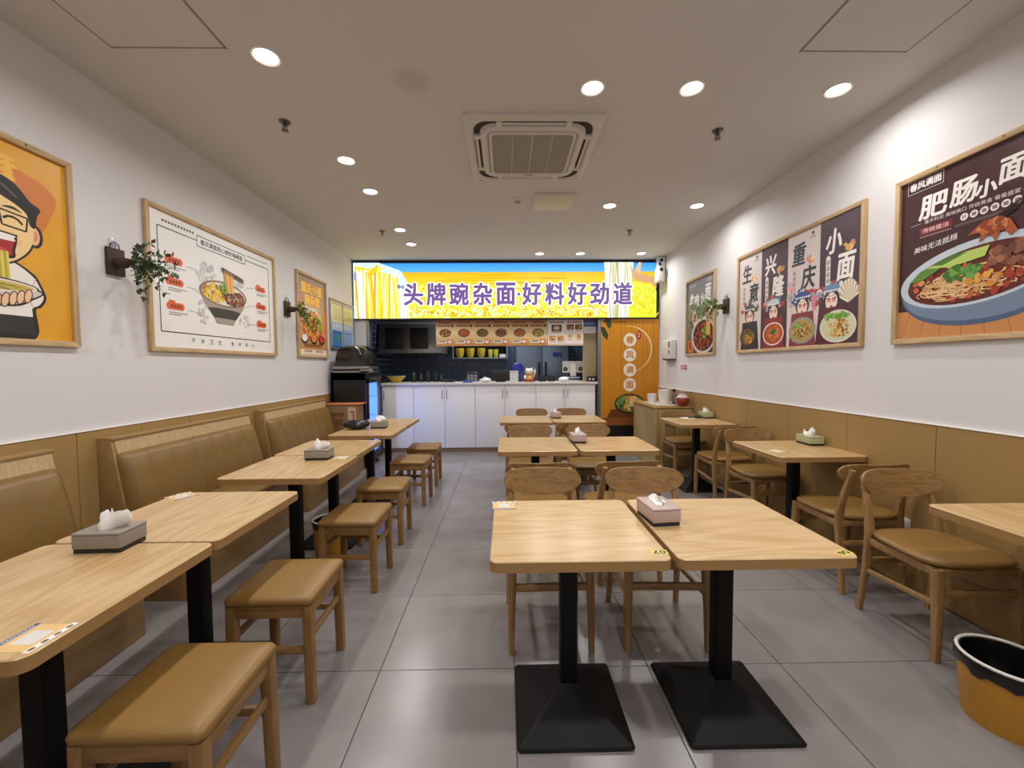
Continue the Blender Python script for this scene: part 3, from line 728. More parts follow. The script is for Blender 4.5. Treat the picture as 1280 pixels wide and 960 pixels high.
def pea_poster(P, W, H):
    P.grad(-W/2, -H/2, W/2, H/2, '#e9b98a', '#9c7f78'); P.poly([(-W/2, -.28), (W/2, -.22), (W/2, -H/2), (-W/2, -H/2)], '#c69562')
    P.poly([(-W/2, .3), (-.2, .05), (-.25, -.2), (-W/2, -.25)], '#d98a6a').poly([(W/2, .1), (.2, 0), (.25, -.2), (W/2, -.2)], '#e28a54')
    for dx in (.006, 0): c = '#6b3a20' if dx else '#ffc24a'; P.text('重庆小面', -.0+dx, .33-dx, .12, c, .05, .52); P.text('豌杂面', .01+dx, .195-dx, .12, c, .05, .38)
    P.rect(0, .11, .34, .024, '#f4e6d6'); P.dashes(0, .11, .3, .012, '#8d5a3a', 10); P.dashes(0, .08, .3, .012, '#f0dccb', 8)
    P.ell(0, -.1, .27, .2, '#e0d8ce', 0, 30)
    bowl(P, 0, -.1, .26, .16, '#c9552c', '#d86a38', '#e8a04a', .2, 21, (40, ['#f5c878', '#e9ae58', '#d98b3a']), [(60, .1, -.1, .4, .5, .06, ['#5e2f22', '#7a3f2a', '#8f4a30']), (50, -.45, .1, .35, .6, .06, ['#e8993a', '#f0b050', '#d97f2a']), (30, .65, .2, .18, .55, .08, ['#8fb53a', '#b5cf5a', '#5f8a2c'])])
    for x, c, c2 in ((-.21, '#f0ece4', '#ffffff'), (.02, '#d98a34', '#e9a850'), (.23, '#b8322c', '#d8504a')):
        P.ell(x, -.27, .085, .06, '#2d201c').ell(x, -.26, .07, .045, c); P.blobs(14, x, -.255, .05, .03, .014, [c, c2], int(x*100)+50)
    P.dashes(0, -.345, .46, .04, '#8d5c34', 9); P.rect(0, -.43, W, .07, '#f1e3cf'); P.dashes(-.13, -.415, .2, .026, '#a0703c', 4).dashes(.15, -.415, .2, .026, '#a0703c', 4).dashes(0, -.452, .5, .008, '#b89a74', 20)
def gut_poster(P, W, H):
    P.grad(-W/2, -H/2, W/2, H/2, '#3c1f22', '#46262a'); P.blobs(30, .1, .35, .25, .1, .06, ['#4a282c', '#432428'], 3)
    P.poly([(-W/2, -.3), (W/2, -.3), (W/2, -H/2), (-W/2, -H/2)], '#c98a52')
    for k in range(7): P.line([(-.27+.09*k, -.3), (-.33+.11*k, -H/2)], .004, '#a56c3c')
    P.rect(-.215, .425, .2, .075, '#d8cfc8').rect(-.215, .425, .194, .069, '#3f2327'); P.text('春风满面', -.215, .427, .045, '#f2eeea', .03, .175)
    P.text('肥', -.165, .282, .125, '#f6f2ee', .03, .145, .1).text('肠', -.012, .295, .125, '#f6f2ee', .03, .12, .1).text('小', .09, .268, .08, '#f6f2ee', .04, .09, .1).text('面', .2, .318, .115, '#f6f2ee', .03, .11, .1)
    P.text('量多料足 美味爽口 传统美食 餐餐盛宴', .01, .202, .022, '#d9ccc8', .01, .44); P.line([(.24, .2), (.32, .2)], .003, '#cbbab6'); P.line([(-.29, .2), (-.23, .2)], .003, '#cbbab6')
    P.rect(-.15, .152, .17, .036, '#8e2733').text('传统做法', -.15, .152, .026, '#e8cfc9', .01, .14); P.dashes(-.15, .12, .17, .008, '#b88f8c', 14)
    for k in range(7):
        P.ell(-.005+.045*k, .16, .019, .019, '#efe9e4', n=16)
        if k == 0: P.text('好', -.005, .16, .022, '#3a2226', .01)
        else: P.rect(-.005+.045*k, .16, .02, .018, '#8b7473')
    P.line([(-.05, .128), (.32, .128)], .002, '#a58f8e').line([(-.05, .12), (.32, .12)], .002, '#a58f8e')
    P.text('美味无法抵挡', -.15, .06, .034, '#f0ebe6', .01, .23, .2, .1)
    # bowl
    pts = [(.04+.375*math.cos(math.pi+math.pi*k/24), -.15+.26*math.copysign(abs(math.sin(math.pi*k/24))**.7, -1)) for k in range(25)]
    P.poly(pts, '#4f6280'); P.poly([(.04+(x-.04)*.985, -.15+(y+.15)*.9) for x, y in pts], '#7386a0')
    P.ell(.04, -.14, .38, .165, '#c3cfda', .1, 40).ell(.045, -.15, .34, .14, '#5d211b', .1, 40)
    P.noodles(80, .02, -.18, .27, .09, .008, ['#e0b27a', '#d39a5e', '#eac794'], 31)
    P.blobs(110, .04, -.17, .3, .1, .018, ['#8e2c1e', '#a43a28', '#6d1d16', '#c2603e', '#d39a5e'], 32)
    P.noodles(60, -.06, -.2, .22, .07, .006, ['#e0b27a', '#eac794'], 37)
    P.poly([(-.29, -.14), (-.22, -.08), (-.1, -.04), (-.12, -.09), (-.2, -.13)], '#5f8a34').poly([(-.18, -.07), (-.06, -.03), (.12, -.02), (.1, -.07), (-.06, -.09)], '#b8cf6a').poly([(-.16, -.06), (-.04, -.025), (.02, -.03), (-.1, -.07)], '#4d7a2c')
    P.blobs(50, .0, -.13, .09, .035, .016, ['#4f8a34', '#6da548', '#3d6f28'], 33).blobs(40, .22, -.09, .11, .05, .022, ['#8a5540', '#6d3f2e', '#a86c50'], 34).blobs(16, .1, -.18, .08, .04, .015, ['#e0a848', '#d09038'], 35)
    P.line([(.1, .06), (.36, .2)], .016, '#1d1416').line([(.1, .085), (.36, .215)], .012, '#2c2022')
    P.poly([(.02, .055), (.08, .1), (.15, .11), (.2, .08), (.23, .02), (.2, .0), (.17, .05), (.14, -.01), (.12, .04), (.07, .0), (.08, .05)], '#a9532c')
    P.blobs(40, .13, .065, .07, .03, .014, ['#b8653a', '#8e3d20', '#cf8452'], 36)
def opera_poster(P, W, H):
    wq = W/4; cols = ['#ddd0cd', '#4a3140', '#ddd0cd', '#4a3140']
    names = [('生', '意'), ('兴', '隆'), ('重', '庆'), ('小', '面')]
    for k in range(4):
        x = -W/2+wq*(k+.5); dark = k % 2; P.rect(x, 0, wq, H, cols[k]); ink_ = '#f4efec' if dark else '#26333c'
        P.text(names[k][0], x-.05, .29, .17, ink_, .03, .14, .1); P.text(names[k][1], x+.06, .085, .18, ink_, .03, .14, .1)
        P.blobs(9, x+.08, .22, .04, .025, .022, ['#d9a85a', '#e8c98a', '#c98868'] if dark else ['#d98a7a', '#e8b06a', '#f0e0cc'], 40+k)
        for q in range(4):
            if dark and q == 0: P.ell(x-.1, .165, .022, .03, '#efe9e5').ell(x-.1, -.01, .022, .03, '#efe9e5').rect(x-.1, .078, .044, .175, '#efe9e5')
            P.ell(x-.1, .145-.045*q, .016, .019, '#5a4650', n=12).ell(x-.1, .145-.045*q, .011, .014, cols[2] if not dark else '#efe9e5', n=12); P.rect(x-.1, .145-.045*q, .01, .014, '#5a4650')
        if not dark: P.rect(x+.1, .41, .09, .06, '#cfc0be').rect(x+.1, .41, .085, .055, cols[k]).ell(x+.1, .42, .014, .014, '#3c3c42').dashes(x+.1, .392, .06, .009, '#6a6468', 6)
        # opera face with headdress
        fx = x+(.0, .0, .0, -.06)[k]; fy = -.135
        P.blobs(60, fx, fy+.07, .13, .06, .022, [['#4a4a55', '#b04a3a', '#d8d0c8'], ['#a83a4a', '#5a7aa0', '#e0b0b0'], ['#3f66a8', '#b8484f', '#dfe6ee', '#2f4f8a'], ['#7fa3bf', '#b8424a', '#dfe6ee']][k], 60+k)
        if k == 3:
            for q in range(17):
                a = R(20+140*q/16); P.line([(x+.09, -.17), (x+.09+.13*math.cos(a)*.75, -.17+.16*math.sin(a))], .016, ['#efe4d2', '#c9b49a'][q % 2])
        P.ell(fx, fy, .075, .075, '#2c2228').ell(fx, fy-.012, .056, .066, '#f2dcd2')
        for s in (-1, 1):
            P.ell(fx+s*.024, fy-.002, .02, .017, '#e79a96').line([(fx+s*.01, fy+.004), (fx+s*.042, fy+.014)], .008, '#2a2026').line([(fx+s*.012, fy+.028), (fx+s*.04, fy+.036)], .005, '#2a2026')
        P.ell(fx, fy-.048, .012, .007, '#b8323a'); P.ell(fx, fy+.085, .075, .03, ['#55606c', '#c9d4dc', '#35589a', '#6c94b4'][k])
        for q in range(7): P.ell(fx-.07+.0233*q, fy+.066, .009, .009, '#e9edf0', n=8)
        P.poly([(fx-.12, -.19), (fx+.12, -.19), (fx+.15, -.46), (fx-.15, -.46)], ['#35343f', '#8c3440', '#8c3a48', '#5a2836'][k])
        if k == 2: P.blobs(20, x-.14, -.02, .04, .1, .025, ['#d9889a', '#e8b0bc', '#9cc0b8'], 77).blobs(20, x+.13, -.1, .04, .08, .025, ['#d9889a', '#8cb5ac', '#b8484f'], 78)
        by = -.335; bx = x+(-.03, 0, 0, .0)[k]; rr_ = (.13, .145, .15, .165)[k]
        bowl(P, bx, by, rr_, rr_*.72, '#333', ['#2e2c30', '#e8dfd8', '#8d96a4', '#dfd8cf'][k], ['#6b5838', '#b8522c', '#b59a5a', '#cfd6b0'][k], 0, 80+k, (14, ['#dca660', '#e8c07a']),
             [[(40, .1, -.35, .5, .35, .07, ['#e0a040', '#c9802c']), (40, .1, .4, .5, .3, .08, ['#4f7a34', '#6b2f24'])],
              [(50, 0, -.1, .6, .5, .06, ['#d97a3a', '#e8a860', '#a83a20']), (16, 0, .15, .25, .2, .09, ['#3f6a2c', '#58853a'])],
              [(80, 0, 0, .75, .6, .06, ['#b5894a', '#8e6434', '#d9b878', '#7a4a2c']), (16, -.3, .4, .3, .2, .08, ['#6d9a44', '#8fb55a'])],
              [(70, .1, -.1, .6, .55, .07, ['#b87a34', '#d9a04e', '#8e5424', '#e8c06a']), (40, -.1, .65, .7, .18, .08, ['#5f9a3a', '#86b85a'])]][k])
def beef_poster(P, W, H):
    P.grad(-W/2, -.1, W/2, H/2, '#8d8f86', '#77748a'); P.grad(-W/2, -H/2, W/2, -.1, '#3c352e', '#7c7c70')
    P.rect(-.2, .4, .18, .03, '#a7a3b4'); P.rect(.22, .41, .12, .05, '#9d9ab0')
    P.text('牛', -.22, .2, .2, '#f6f4f2', .03, .12, .1).text('肉', -.09, .2, .16, '#f6f4f2', .03, .1, .1).text('小', .05, .2, .14, '#f6f4f2', .035, .1, .1).text('面', .19, .26, .19, '#f6f4f2', .025, .13, .1)
    P.poly([(-.22, 0), (-.14, .09), (-.06, -.02), (-.15, -.12)], '#e8ddd4').poly([(-.2, -.01), (-.14, .06), (-.08, -.02), (-.15, -.09)], '#a8443c')
    P.blobs(40, -.15, .02, .18, .16, .03, ['#55604c', '#6b7462', '#4a5442'], 90); P.poly([(-.22, 0), (-.14, .09), (-.06, -.02), (-.15, -.12)], '#e8ddd4').poly([(-.2, -.01), (-.14, .06), (-.08, -.02), (-.15, -.09)], '#a8443c')
    P.rect(-.25, -.37, .16, .16, '#c9743c').rect(-.26, -.36, .05, .1, '#7a3a22')
    P.ell(.08, -.25, .3, .225, '#c9c6cc', 0, 34).ell(.09, -.25, .265, .19, '#4d1f18', 0, 34)
    P.blobs(130, .08, -.26, .23, .15, .022, ['#6d2c20', '#8e3c2a', '#a8583c', '#3f1712'], 91)
    P.blobs(20, .12, -.2, .06, .08, .02, ['#5f8a3a', '#7fa850'], 92)
    P.poly([(.16, .1), (.25, .1), (.27, -.25), (.18, -.25)], '#dba255')
    for q in range(6): P.line([(.17+.014*q, .1), (.18+.016*q, -.26)], .006, ['#f0c684', '#c98a3c'][q % 2])
poster('L', 1.9075, .76, 'tall yellow poster of a cartoon man in glasses eating noodles', man_poster)
poster('L', 3.48, 1.495, 'wide white poster with a bowl of noodles and orange ingredient tags', spice_poster)
poster('L', 5.04, .765, 'tall brown poster with yellow headline and noodle bowl, beside the notice board', pea_poster)
poster('R', 2.147, .76, 'tall dark red poster with huge noodle bowl in blue rim, nearest on the right wall', gut_poster)
poster('R', 3.494, 1.51, 'wide four column poster with opera faces and noodle bowls', opera_poster)
poster('R', 5.08, .765, 'tall grey poster of a red beef noodle bowl, farthest on the right wall', beef_poster)
# notice board, far left
nb = thing('notice_board', 'glazed notice board with yellow certificates and blue sheets by the counter', 'notice board', M=wallM('L', 5.95, 1.945))
G().box(-.42, .42, -.335, .335, 0, .014, .003).obj('board', mat('board_grey', '#b9bcc0', .4), nb)
P = Print().rect(0, 0, .81, .64, '#c7ccd6').rect(0, .29, .81, .06, '#b5ada0').rect(-.19, .15, .36, .24, '#dcd7a0').rect(.19, .15, .34, .24, '#e0d98f').rect(0, -.02, .8, .09, '#aeb8cc').dashes(0, -.02, .7, .05, '#c9d1df', 8)
P.rect(-.2, -.19, .34, .22, '#3f74bd').rect(.18, -.17, .36, .24, '#8fb0dc').rect(0, -.31, .8, .02, '#23407c').ell(-.16, -.19, .05, .06, '#3f9a5a').dashes(.18, -.1, .28, .02, '#4a6aa0', 6).dashes(-.2, -.11, .24, .02, '#24508c', 6)
for k in range(7): P.dashes(-.19, .23-.025*k, .28, .007, '#b5a860', 12); P.dashes(.18, -.14-.02*k, .3, .006, '#6a88b8', 14)
for k in range(6): P.dashes(.19, .22-.025*k, .28, .007, '#b5a860', 12)
P.obj('notices', INK, nb).location.z = .016
for x in (-.42, 0, .42): G().box(x-.008, x+.008, -.34, .34, .012, .026).obj('frame_bar', steel, nb)
for y in (-.335, .335): G().box(-.425, .425, y-.008, y+.008, .012, .027).obj('frame_bar', steel, nb)

# ------------------------------------------------------------ hanging plants
def plant(side, yc, zc, lab, style, droop):
    t = thing('hanging_plant', lab, 'plant', M=wallM(side, yc, zc), group='small wall plants')
    wd = mat('dark_barn_wood', '#3f2c1e', .7, noise=(20, .2))
    G().box(-.055, .055, -.075, .085, .004, .022, .003).obj('plaque', wd, t)
    G().box(-.022, .022, .1, .15, .001, .005, .003).obj('adhesive_hook', mat('clear_hook', '#c9ccd8', .2, spec=.7), t)
    G().tube([(-.03, .085, .012), (-.025, .11, .014), (0, .122, .014), (.025, .11, .014), (.03, .085, .012)], .003, 6).obj('rope', mat('black_cord', '#1d1a1e', .8), t)
    ax = Vector((0, .02, 1)).normalized()
    G().tube([(0, 0, .02), (0, -.002, .07), (0, .005, .115)], [.03, .032, .016], 12).obj('holder', wd, t)
    rg = random.Random(int(yc*100)); g = G(); base = Vector((0, .005, .11))
    stems = []
    for k in range(26):
        d = Vector((rg.gauss(0, .55), rg.gauss(.1-droop, .5), rg.uniform(.3, 1.0))).normalized()*rg.uniform(.1, .25)
        pts = []
        for i in range(6):
            f = i/5; p = base+d*f+Vector((0, -.05*f*f*(1+droop), 0)); pts.append(p)
        stems.append(pts); g.tube(pts, [.0022-.0003*i for i in range(6)], 4)
    g.obj('stems', mat('plant_stem', '#4e5a30', .6), t)
    g = G()
    for pts in stems:
        for i in range(2, 6):
            for s in range(3 if style else 4):
                p = pts[i]; d = (pts[i]-pts[i-1]).normalized(); q = Vector((rg.gauss(0, 1), rg.gauss(0, 1), rg.gauss(0, 1))).normalized()
                a = (d*.7+q).normalized(); n_ = a.cross(q+Vector((.1, .3, .2))).normalized(); Ln = rg.uniform(.022, .042); ww = Ln*(.3 if style == 0 else .24)
                v = [g.bm.verts.new(x) for x in (p, p+a*Ln*.45+n_*ww, p+a*Ln, p+a*Ln*.45-n_*ww)]; g.bm.faces.new(v)
    o = g.obj('foliage', mat('leaf_dark' if style == 0 else 'leaf_light', '#4a5c3a' if style == 0 else '#6d8a36', .5, noise=(60, .35)), t)
    if style == 2:
        for k in range(6):
            p = base+Vector((rg.uniform(-.08, .1), rg.uniform(-.05, .09), rg.uniform(.06, .14)))
            G().lathe([(0, -.008), (.012, 0), (.014, .005), (0, .002)], 8, c=p).obj('blossom', mat('cream_blossom', '#e8ddb8', .6), t)
plant('L', 2.522, 1.99, 'dark plaque with bushy olive green plant on the left wall near the cartoon poster', 0, .15)
plant('L', 4.46, 1.98, 'small light green fern on dark plaque between the two farther left posters', 1, .2)
plant('R', 4.475, 1.99, 'dark plaque with white flowered plant on the right wall beside the beef poster', 2, -.1)

# ------------------------------------------------------------ lit sign over the counter
sx0, sx1, sz0, sz1 = -2.325, 2.352, 2.1, 2.95; sw, sh = sx1-sx0, sz1-sz0
sg = thing('lit_sign', 'wide lit yellow wheat field sign with purple lettering above the counter', 'sign', M=wallM('F', (sx0+sx1)/2, (sz0+sz1)/2, YS-.02))
G().box(-sw/2, sw/2, -sh/2, sh/2, -.1, .0, .004).obj('light_box', mat('sign_case', '#2b2c30', .5), sg)
for a in ((-sw/2-.012, sw/2+.012, sh/2-.004, sh/2+.016), (-sw/2-.012, sw/2+.012, -sh/2-.016, -sh/2+.004)): G().box(a[0], a[1], a[2], a[3], -.09, .014, .002).obj('frame_bar', mat('sign_frame', '#20262c', .4), sg)
for x in (-sw/2-.004, sw/2+.004): G().box(x-.008, x+.008, -sh/2, sh/2, -.09, .014, .002).obj('frame_bar', MATS['sign_frame'], sg)
P = Print(); hw, hh = sw/2, sh/2
P.grad(-hw, .16, hw, hh, '#6cc4ee', '#3a90e6')
P.grad(-hw, .02, hw, hh-.14, '#f6da30', '#dcae16'); P.grad(-hw, -hh, hw, .08, '#ffe32e', '#f7ea48')
rg = random.Random(5)
for k in range(14): y = .06+.2*rg.random(); x = rg.uniform(-1.4, 1.2); P.line([(x, y), (x+rg.uniform(.4, .9), y+.006)], .01, rg.choice(['#d09c10', '#e8c430', '#c08c10']))
for k in range(1500):
    x, y = rg.uniform(-1.75, hw), -hh+.02+(rg.random()**1.5)*.5; a = R(rg.gauss(90, 45)); q = rg.uniform(.03, .085)*(1.1-(y+hh)*.9)
    P.line([(x, y), (x+q*math.cos(a)*.6, y+q*math.sin(a)*.6), (x+q*math.cos(a+.35), y+q*math.sin(a+.35))], .011, rg.choice(['#fff66a', '#ffffe8', '#e8a012', '#d98a0c', '#ffffd0', '#fff3a0', '#b8690a', '#c9d83c', '#f0fff0']))
# hanging noodles on racks, left end
P.poly([(-hw, hh), (-1.95, hh), (-1.62, hh-.12), (-1.5, .1), (-1.55, -hh), (-hw, -hh)], '#cdeeff')
P.poly([(-hw+.02, hh-.05), (-2.0, hh-.1), (-1.72, hh-.22), (-1.68, -hh), (-hw+.02, -hh)], '#f5c92c')
for k in range(60):
    x = -hw+.03+rg.random()*.66; x2 = x+rg.uniform(-.03, .05); y0 = hh-.08-.25*max(0, (x+hw)-.1)*.6-rg.random()*.08
    P.line([(x, y0), ((x+x2)/2, y0-.3), (x2, -hh)], rg.uniform(.012, .035), rg.choice(['#ffe95e', '#fff6b0', '#f0b41e', '#e69a18', '#f8d83a', '#fffbe0']))
P.blobs(5, -1.98, hh-.1, .05, .05, .04, ['#d9c22a', '#efdc58'], 3); P.rect(-hw+.03, .22, .04, .12, '#8f8fb0')
for k in range(16): x = -1.66+rg.random()*.16; P.line([(x, .12), (x+.01, -hh)], .012, rg.choice(['#e9f8ff', '#b8e4f8', '#ffffff']))
# white noodles and a hand, right end
P.poly([(1.52, hh), (1.98, hh), (1.9, -hh), (1.58, -hh)], '#dfe6d8')
for k in range(46):
    x = 1.58+rg.random()*.3; P.line([(x, hh), (x+rg.uniform(-.02, .02), .1), (x+rg.uniform(-.02, .04), -hh)], rg.uniform(.008, .022), rg.choice(['#ffffff', '#f4f2e6', '#cfcdb0', '#b9ad6a', '#eef3ee']))
P.poly([(1.92, hh), (1.96, .32), (2.1, .24), (2.3, .2), (hw, .12), (hw, .02), (2.25, .1), (2.02, .14), (1.96, .2)], '#c99a6a').poly([(2.0, .3), (2.06, hh), (2.1, hh), (2.08, .24)], '#e0b488')
P.poly([(1.93, .1), (2.05, .12), (2.3, .05), (hw, -.02), (hw, -hh), (1.9, -hh)], '#dbe834')
for k in range(160):
    x, y = rg.uniform(1.93, hw-.02), rg.uniform(-hh+.02, .02); P.line([(x, y), (x+rg.uniform(-.03, .03), y+.05)], .01, rg.choice(['#f2ee3c', '#b9d820', '#f0c020', '#fff890', '#d89a18']))
# lettering
txt = '头牌豌杂面·好料好劲道'; x0 = -1.465
for i, c in enumerate(txt):
    if c == '·':
        P.ell(.2, -.06, .04, .04, '#fdfcff').ell(.2, -.06, .024, .026, '#71548f'); continue
    j = i if i < 5 else i-1
    cx = (-1.41, -1.06, -.71, -.347, .0125, .415, .768, 1.12, 1.464, 1.825)[j]-.0135
    P.text(c, cx, -.055, .33, '#fbfaff', .075, .28); P.text(c, cx, -.055, .33, '#6d4f8c', .03, .28)
P.ell(-1.64, .06, .03, .03, '#6d7fa8').ell(-1.585, .055, .025, .03, '#7f8fb5')
P.obj('lit_print', INK_LED, sg).location.z = .002

# ------------------------------------------------------------ counter
DX = [-1.937, -1.45, -.961, -.483, -.017, .475, .943, 1.412]
door_m = mat('white_door', '#ebe9e8', .35, noise=(1.5, .01))
for doors, hand, lab in (([0], ['L'], 'single door white counter cabinet beside the glowing cooler'), ([1, 2], ['R', 'L'], 'two door white counter cabinet second from the cooler'),
                         ([3, 4], ['R', 'L'], 'two door white counter cabinet third from the cooler'), ([5, 6], ['R', 'L'], 'two door white counter cabinet next to the khaki pillar')):
    a, b = DX[doors[0]], DX[doors[-1]+1]
    t = thing('counter_cabinet', lab, 'cabinet', (a, YS, 0), group='white counter cabinets')
    G().box(0, b-a, .02, .56, .07, 1.06).obj('carcass', counter_w, t)
    G().box(0, b-a, .03, .06, 0, .07).obj('kick_plate', mat('brown_kick', '#8a7350', .5), t)
    for d, h in zip(doors, hand):
        u0, u1 = DX[d]-a, DX[d+1]-a
        dr = G().box(u0+.003, u1-.003, 0, .018, .075, 1.055, .002).obj('door', door_m, t)
        hx = u1-.035 if h == 'R' else u0+.035
        G().tube([(hx, -.001, .99), (hx, -.022, .98), (hx, -.022, .86), (hx, -.001, .85)], .005, 8).obj('handle', steel, dr)
G().box(-1.96, 1.448, YS-.025, YS+.62, 1.06, 1.1, .004).obj('counter_worktop', stone, None, 'long pale stone worktop on the white counter cabinets', 'worktop')

# ------------------------------------------------------------ menu boards above the counter
def board(name, x0, x1, z0, z1, y, lab, cat, P, group=None, em=None):
    t = thing(name, lab, cat, M=wallM('F', (x0+x1)/2, (z0+z1)/2, y), group=group); w_, h_ = x1-x0, z1-z0
    G().box(-w_/2, w_/2, -h_/2, h_/2, -.012, 0, .002).obj('panel', white_pl, t); P.obj('print', INK, t).location.z = .001; return t
P = Print(); W = 1.754; H = .405; P.grad(-W/2, -H/2, W/2, 0, '#c98a45', '#f0d89a').grad(-W/2, 0, W/2, H/2, '#f0d89a', '#b5703c')
tc_ = [['#8e3c24', '#d9b84a', '#5a2a1c'], ['#b8442a', '#d9683c', '#8e2c1c'], ['#5f7a34', '#6b4a2c', '#7a3a24'], ['#7a4a2c', '#9a6a3c', '#5a3420'], ['#d9542c', '#b8401c', '#5f8a34'], ['#a8903c', '#6d8a3a', '#d9c86a']]
for k in range(6):
    x = -W/2+W*(k+.5)/6; P.dashes(x, .165, .2, .026, '#7a4420', 5).dashes(x-.02, .115, .2, .03, '#6b3a1c', 5).ell(x+.11, .115, .022, .022, '#5a3420')
    bowl(P, x, .005, .105, .078, '#ccc', '#d8cdb8', '#8a5a34', 0, 100+k, None, [(40, 0, 0, .75, .7, .13, tc_[k])])
    P.poly([(x-.11, -.115), (x+.05, -.115), (x+.04, -.16), (x-.12, -.16)], '#f0e6d8').dashes(x-.05, -.13, .1, .024, '#4a3020', 3)
    P.poly([(x+.03, -.1), (x+.12, -.105), (x+.1, -.175), (x+.02, -.165)], '#c9452c').poly([(x+.04, -.112), (x+.105, -.115), (x+.09, -.163), (x+.035, -.155)], '#efe2d0')
board('menu_board', -1.09, .664, 1.674, 2.08, YS+.06, 'long orange menu board showing six noodle bowls above the counter', 'menu board', P)
def side_menu(n):
    P = Print().rect(0, 0, .28, .405, '#e9e2da').rect(0, .165, .22, .03, '#8e2c24').dashes(0, .165, .18, .014, '#e8cfc8', 6)
    if n == 0: P.rect(0, .075, .16, .1, '#4a3a30').ell(.0, .075, .05, .035, '#d9b890').dashes(0, .01, .14, .018, '#a84a3a', 5)
    for i in range(2):
        for j in range(1 if n == 0 else 2):
            y = -.085 if n == 0 else (.09-.145*j); x = -.065+.13*i
            P.rect(x, y, .11, .08, '#c9a060' if n == 0 else ['#5a2a20', '#d8c8a8'][j]); P.blobs(14, x, y, .035, .022, .016, ['#b87a34', '#e0b060', '#8e3c24'], n*9+i*3+j); P.dashes(x, y-.056, .09, .012, '#a84a3a', 4)
    P.rect(0, -.185, .27, .02, '#e0b48a'); return P
board('menu_sheet', .675, .945, 1.674, 2.08, YS+.06, 'white menu sheet with one large dish photo, right of the orange board', 'menu board', side_menu(0), 'side dish menu sheets')
board('menu_sheet', .955, 1.232, 1.674, 2.08, YS+.06, 'white menu sheet with four dish photos, next to the khaki pillar', 'menu board', side_menu(1), 'side dish menu sheets')
P = Print().rect(0, .05, .19, .1, '#3f5f9c').dashes(0, .06, .15, .03, '#8fa8d0', 5).rect(0, -.05, .19, .1, '#e6e6e6').dashes(0, -.03, .15, .012, '#9a9a9a', 7).dashes(-.01, -.06, .12, .012, '#9a9a9a', 5)
board('notice_sheet', 1.254, 1.443, 1.87, 2.07, YS+.098, 'blue and white notice sheet on the khaki pillar', 'notice', P)

# ------------------------------------------------------------ orange printed door screen
P = Print(); W, H = .915, 1.935; P.grad(-W/2, -H/2, W/2, H/2, '#bf7a14', '#d38f1c')
for k in range(16): x = -W/2+W*(k+.5)/16; P.line([(x, H/2), (x+.02, -.5)], .03, ['#c98419', '#cd8a1b', '#c5801a'][k % 3])
for i, c in enumerate('春风满面'):
    y = .645-.235*i; P.ell(.0, y, .1, .105, '#f0e8dc', n=30).text(c, 0, y, .11, '#9a6a3a', .035, .115).text(c, 0, y, .11, '#d98a34', .012, .115)
for k in range(30):
    a = R(100-170*k/30); b = R(100-170*(k+1)/30); r_ = .36; P.line([(-.02+r_*math.cos(a), .5+r_*math.sin(a)), (-.02+r_*math.cos(b), .5+r_*math.sin(b))], .004+.022*math.sin(math.pi*k/30), '#f0d49a')
P.ell(.14, .72, .036, .075, '#b3302a', n=20).rect(.14, .74, .016, .03, '#f0d8cc').rect(.14, .7, .016, .03, '#f0d8cc')
P.poly([(-W/2, .86), (-.4, .84), (-.34, .72), (-.36, .64), (-.43, .72), (-W/2, .8)], '#2f3d22').poly([(-.36, .975), (-.3, .975), (-.29, .86), (-.34, .82), (-.38, .9)], '#35452a').poly([(-.36, .975), (-.42, .95), (-.4, .9), (-.35, .95)], '#6b2f1c').dashes(-.16, .93, .2, .016, '#8a5a18', 6)
P.rect(0, -.64, W, .12, '#8a4f20').poly([(-.3, -.45), (.2, -.4), (.3, -.58), (-.36, -.58)], '#6b3a1c').rect(0, -.84, W, .28, '#15110f')
P.ell(.0, -.36, .24, .16, '#2b2622', 0, 30).ell(.01, -.355, .21, .135, '#8f7a34', 0, 30); P.blobs(70, .03, -.36, .17, .1, .03, ['#e0a848', '#d98a34', '#f0c878', '#4f6a2c', '#d8c89a'], 130).blobs(20, -.13, -.33, .06, .08, .035, ['#3f5a28', '#587a38', '#7a9850'], 131)
ds = board('door_screen', 1.495, 2.415, .14, 2.078, YS-.008, 'tall orange printed screen with four round characters beside the counter', 'door screen', P)

# ------------------------------------------------------------ kitchen beyond the counter
kl = thing('kitchen_fill_lamp', 'unseen rectangular fill lamp added over the kitchen, hidden behind the lit sign', 'lamp', (0, 7.5, ZC))  # added fill lamp, out of view behind the sign, brightens the kitchen
G().box(-.6, .6, -.08, .08, -.05, 0, .01).obj('housing', white_pl, kl); G().box(-.58, .58, -.07, .07, -.056, -.05).obj('lens', mat('kitchen_fill_lens', '#f2f6ff', .5, emit=2.5), kl)
l2 = bpy.data.lights.new('kitchen', 'AREA'); l2.shape = 'RECTANGLE'; l2.size = 1.1; l2.size_y = .12; l2.energy = 42; l2.color = (.86, .93, 1)
lo = bpy.data.objects.new('tube', l2); COL.objects.link(lo); lo.parent = kl; lo.location = (0, 0, -.065)
hd = thing('extractor_hood', 'stainless extractor hood hanging in the dark kitchen, upper left', 'hood', (-1.75, 7.75, 1.6))
hsteel = mat('hood_steel', '#8d8985', .35, metal=.7, noise=(3, .25))
G().prism([(-.35, .0), (.5, .0), (.5, .7), (-.15, .7)], 0, -.55, .6, .005).obj('canopy', hsteel, hd)
G().box(-.56, .61, -.37, -.33, .52, .58, .006).obj('front_lip', steel, hd); G().box(-.5, .5, -.2, .3, .7, 1.39).obj('duct', hsteel, hd)
for x in (-.25, .2): G().box(x-.16, x+.16, -.352, -.33, .08, .45, .004).obj('filter', mat('hood_filter', '#3a3532', .4, metal=.6, noise=(20, .2)), hd)
